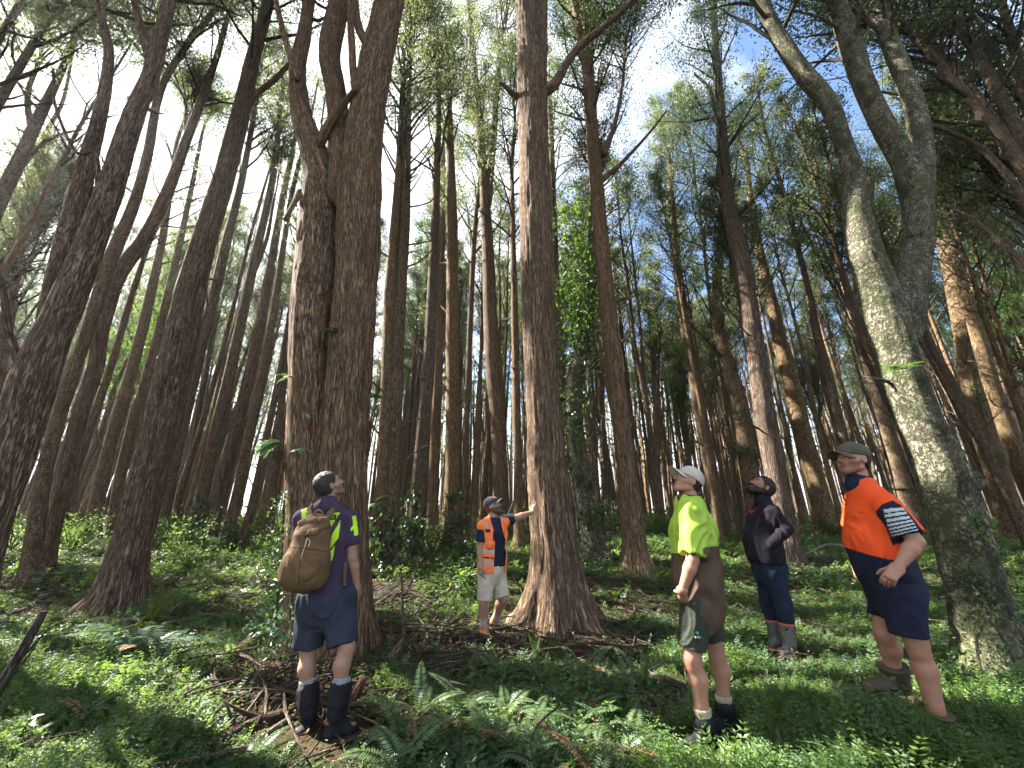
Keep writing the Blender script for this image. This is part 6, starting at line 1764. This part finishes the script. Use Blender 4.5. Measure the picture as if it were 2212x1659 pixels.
# --- 4: the man in the dark jacket
def man_jacket():
    A = lambda x, y, d=0.0: (1576 + x * .261, 1004.6 + y * .261, d)
    Y0 = G(*A(460, 1585)[:2]) + .03
    m = Man(Y0, dict(head=A(262, 190, .12), neck=A(275, 290, .12), shL=A(345, 395, -.08), shR=A(250, 395, .30), elL=A(470, 530, -.16), wrL=A(345, 660, -.12), elR=A(330, 560, .45), wrR=A(300, 700, .34),
                     hipL=A(345, 880, .02), hipR=A(300, 880, .20), knL=A(445, 1160, .0), anL=A(495, 1480, .0), toL=A(415, 1550, -.06), knR=A(325, 1140, .2), anR=A(388, 1430, .22), toR=A(325, 1475, .18)), (-.74, -.05, .67), build=1.06, hs=1.24)
    org = np.array([m.pel[0], m.pel[1], float(ground(m.pel[0], m.pel[1]))])
    root = thing('person', 'dark-haired man in dark zip jacket, jeans and grey gumboots, looking straight up', 'person', org)
    body = m.head() + m.torso(-.01) + m.arm('L') + m.arm('R') + m.leg('L') + m.leg('R') + m.hand('L', (-.4, .5, -.6), (.5, .5, .2), thumb=1, curl=(.5, .5, .5, .5)) + m.hand('R', (-.4, -.3, -.7), (0, -1, 0), thumb=-1)
    solid('body', body, [SKIN_C, SKIN_C, LIP, HAIR_D], root, org, .006, zone=m.face_zone(False))
    m.hair(root, org, HAIR_D, line=.020, g=.004); m.beard(root, org, HAIR_D, g=.004); m.eyes(root, org)
    g_ = MB()
    for x in (-.036, .036):
        t = np.linspace(0, 2 * math.pi, 14)
        g_.tube(np.array([[*m.h(x + .026 * math.cos(a), .060 + .008 * math.sin(a), .112 + .022 * math.sin(a)), .004] for a in t]), 5, 0, cap=False)
    for x in (-.07, .07): g_.tube(np.array([[*m.h(x, .055, .11), .003], [*m.h(x * 1.22, .01, .08), .003], [*m.h(x * 1.2, -.05, .05), .003]]), 5, 0)
    obj('sunglasses', g_.build('sunglasses', [DARKPL], True, org), root)
    J = m.J
    hem = P(*A(285, 790)[:2], Y0 + .08)
    belly = P(*A(195, 600)[:2], Y0 + .10)
    pr = [p.clip((J['neck'] + m.spine * .03, m.spine)) for p in m.torso(.022, .02)]
    pr += [Prim(P(*A(252, 460)[:2], Y0 + .11), P(*A(235, 620)[:2], Y0 + .11), .13, .145, (m.lat, 1.2), k=.08), Prim(P(*A(235, 620)[:2], Y0 + .11), P(*A(275, 760)[:2], Y0 + .10), .145, .150, (m.lat, 1.15), k=.08)]
    pr = [p.clip((hem, unit([-.06, 0, -1]))) for p in pr]
    ja = m.arm('L', .014) + m.arm('R', .014)
    for p in ja[0::4]: p.k = .08
    pr += ja
    zipl = [A(*t)[:2] for t in ((165, 560), (172, 560), (165, 690), (155, 780), (148, 780), (158, 690))]
    poc = [A(*t)[:2] for t in ((224, 590), (232, 590), (242, 690), (234, 692))]
    seam = [A(*t)[:2] for t in ((236, 440), (243, 440), (205, 590), (170, 600), (170, 594), (198, 582))]
    def zone(px, n, v):
        z = np.zeros(len(px), int)
        for t in (zipl, poc, seam): z[inside(px, t) & (n[:, 1] < .3)] = 1
        return z
    jk = solid('jacket', pr, [FLEECE, DARKPL], root, org, .0065, folds=.009, ffreq=8, zone=zone)
    solid('collar', [Prim(J['neck'] - m.spine * .03, J['neck'] + m.spine * .06, .096, .084, None, [(J['neck'] + m.spine * .055 - m.f * .02, unit(m.spine - m.f * .25))], k=.02)], FLEECE, jk, org, .006, folds=.004)
    at = surf_depth(jk, *A(182, 388)[:2], org) + np.array([0, -.006, 0])
    lg = patch('chest_logo', jk, org, at, (1, .35, .15), (0, .1, 1), .075, .012, RED)
    for i in range(4): patch('logo_mark', lg, org, at + np.array([-.03 + .02 * i, -.006, .012 + .003 * (i % 2)]), (1, .35, .1), (.1 * (i % 2), .1, 1), .014, .02, RED)
    patch('logo_line', lg, org, at + np.array([.008, -.004, -.015]), (1, .35, .15), (0, .1, 1), .055, .005, WHITE)
    wt = m.pel + m.spine * .14
    pr = [p.clip((wt, m.spine)) for p in m.torso(.016)[:2]]
    for k in 'LR':
        J_ = J; t2 = lerp(J['kn' + k], J['an' + k], .62); ax = unit(J['an' + k] - J['kn' + k])
        pr += [Prim(J['hip' + k], J['kn' + k], .112, .080, k=.04), Prim(J['kn' + k], t2, .080, .072, None, [(t2, ax)], k=.03)]
    pr.append(Prim(P(*A(390, 830)[:2], Y0 + .06), P(*A(385, 900)[:2], Y0 + .06), .10, .10, k=.06))
    jn = solid('jeans', pr, DENIM, root, org, .0065, folds=.010, ffreq=9)
    solid('belt', [p.clip((m.pel + m.spine * .125, m.spine), (m.pel + m.spine * .095, -m.spine)) for p in m.torso(.021)[:2]], DARKPL, root, org, .007)
    for k in 'LR': m.shoe(k, root, org, GUM_B, GUM_R, .52, 'gumboot', shaft=.072, r=1.1, cuff=GUM_R)
man_jacket()

# --- 5: the big man in the orange polo
def man_orange():
    A = lambda x, y, d=0.0: (1760.4 + x * .3887, 921.7 + y * .3887, d)
    Y0 = 3.22
    m = Man(Y0, dict(head=A(212, 188, .12), neck=A(250, 305, .13), shL=A(415, 452, -.12), shR=A(240, 400, .36), elL=A(562, 640, -.22), wrL=A(455, 790, -.22), elR=A(210, 600, .50), wrR=A(230, 780, .42),
                     hipL=A(470, 930, -.02), hipR=A(410, 920, .24), knL=A(560, 1190, -.02), anL=A(722, 1750, .0), toL=A(650, 1800, -.16), knR=A(385, 1150, .26), anR=A(455, 1420, .34), toR=A(270, 1432, .30)), (-.96, -.10, .16), build=1.12, hs=1.15)
    org = np.array([m.pel[0], m.pel[1], float(ground(m.pel[0], m.pel[1]))])
    root = thing('person', 'big man in orange and navy polo, navy shorts and olive cap, fist at his hip', 'person', org)
    body = m.head() + m.torso(-.01) + m.arm('L') + m.arm('R') + m.leg('L') + m.leg('R') + m.hand('L', (-.75, -.05, -.55), (.25, .6, -.6), thumb=-1, curl=(1.0, 1.1, 1.15, 1.2), tcurl=.6, sc=1.1) + m.hand('R', (-.3, -.3, -.8), (0, -1, 0), thumb=-1)
    solid('body', body, [SKIN_B, STUB_B, LIP, HAIR_D], root, org, .006, zone=m.face_zone())
    m.hair(root, org, HAIR_D, line=-.02, nape=-.06); m.eyes(root, org)
    m.cap(root, org, CAPO, CAPO, .02)
    J = m.J
    hem = m.pel + m.spine * .0
    pr = m.torso(.016, .015)
    pr += [Prim(P(*A(300, 430)[:2], Y0 + .12), P(*A(312, 640)[:2], Y0 + .12), .132, .146, (m.lat, 1.2), k=.08), Prim(P(*A(312, 640)[:2], Y0 + .12), P(*A(395, 830)[:2], Y0 + .11), .146, .146, (m.lat, 1.15), k=.08)]
    pr = [p.clip((hem, -m.spine), (J['neck'] + m.spine * .02, m.spine)) for p in pr]
    sl = []
    for k, t in (('L', .80), ('R', .8)):
        e = lerp(J['sh' + k], J['el' + k], t); d = unit(J['el' + k] - J['sh' + k])
        pr.append(Prim(J['sh' + k], e, .088, .092, None, [(e, d)], k=.04)); sl.append((J['sh' + k], d, np.linalg.norm(J['el' + k] - J['sh' + k]), e))
    lowline = [A(*t)[:2] for t in ((100, 655), (160, 668), (300, 712), (420, 740), (520, 742), (700, 720))]
    sleeve_poly = [A(*t)[:2] for t in ((432, 410), (470, 430), (540, 500), (620, 605), (430, 660), (395, 560), (350, 500), (338, 470), (375, 430))]
    st = [[A(*t)[:2] for t in q] for q in ([(380, 458), (490, 448), (500, 464), (384, 480)], [(386, 488), (505, 470), (515, 484), (390, 506)], [(392, 516), (522, 494), (532, 508), (398, 532)], [(400, 543), (538, 516), (546, 526), (405, 556)], [(408, 566), (550, 534), (556, 543), (412, 576)], [(414, 585), (558, 552), (563, 559), (417, 594)], [(420, 604), (572, 568), (577, 574), (423, 611)])]
    poc = [A(*t)[:2] for t in ((236, 470), (300, 486), (300, 491), (236, 476))]
    def zone(px, n, v):
        z = np.where(px[:, 1] < np.interp(px[:, 0], [t[0] for t in lowline], [t[1] for t in lowline]), 0, 1)
        near = v[:, 1] < Y0 + .05
        z[inside(px, sleeve_poly) & near] = 1
        for q in st: z[inside(px, q) & (n[:, 1] < .5) & near] = 2
        z[inside(px, poc) & (n[:, 1] < .3)] = 3
        return z
    po = solid('polo_shirt', pr, [ORANGE, NAVY, STRIPE, cloth('orange_shadow_seam', (.55, .05, .01))], root, org, .0062, folds=.009, ffreq=6, zone=zone)
    nk = J['neck']
    solid('collar', [Prim(nk - m.spine * .035, nk + m.spine * .03, .108, .085, None, [(nk + m.spine * .035 - m.f * .01, unit(m.spine + m.f * -.2))], k=.02), Prim(nk + m.f * .075 - m.spine * .05, nk + m.f * .07 - m.spine * .01, .03, .02, k=.03)], NAVY, po, org, .006, folds=.003)
    at = surf_depth(po, *A(172, 432)[:2], org)
    solid('sunglasses', [Prim(at, at + np.array([.03, -.02, .0]), .012, .012, k=.01), Prim(at + np.array([.0, -.01, .02]), at + np.array([-.01, -.01, .05]), .006, k=.005)], DARKPL, po, org, .005)
    wt = m.pel + m.spine * .06
    pr = [p.clip((wt, m.spine)) for p in m.torso(.022, .02)[:2]]
    for k, hx, hy, dd in (('L', 528, 1160, -.02), ('R', 392, 1060, .26)):
        hm = P(*A(hx, hy)[:2], Y0 + dd); ax = unit(hm - J['hip' + k])
        pr.append(Prim(J['hip' + k] + np.array([0, 0, .02]), hm, .122, .106, None, [(hm, unit(ax + np.array([0, 0, -.5])))], k=.04))
    pr.append(Prim(P(*A(455, 850)[:2], Y0 + .08), P(*A(455, 980)[:2], Y0 + .08), .148, .136, (m.latp, 1.2), k=.06))
    solid('shorts', pr, NAVY, root, org, .0065, folds=.007, ffreq=6)
    m.shoe('R', root, org, GUM_O, GUM_O, .34, 'gumboot', shaft=.082, r=1.12, cuff=GUM_O)
    m.shoe('L', root, org, GUM_O, GUM_O, .26, 'gumboot', shaft=.080, r=1.05, cuff=GUM_O)
man_orange()

# ------------------------------------------------------------------ the air: thin even haze round everything
def haze():
    lo, hi = (-3400, -1200, -4.0), (3400, 3400, 30.0)
    v = [(x, y, z) for x in (lo[0], hi[0]) for y in (lo[1], hi[1]) for z in (lo[2], hi[2])]
    q = [(0, 1, 3, 2), (4, 6, 7, 5), (0, 4, 5, 1), (2, 3, 7, 6), (0, 2, 6, 4), (1, 5, 7, 3)]
    m = Mat('haze')
    vol = m.n('ShaderNodeVolumePrincipled')
    vol.inputs['Color'].default_value = (.95, .97, 1, 1); vol.inputs['Density'].default_value = .0005; vol.inputs['Anisotropy'].default_value = .6
    m.l(vol.outputs[0], m.out.inputs['Volume'])
    o = obj('haze', mesh('haze', v, q, None, None, False, [m.m])); o['kind'] = 'stuff'
haze()
S.cycles.volume_bounces = 0
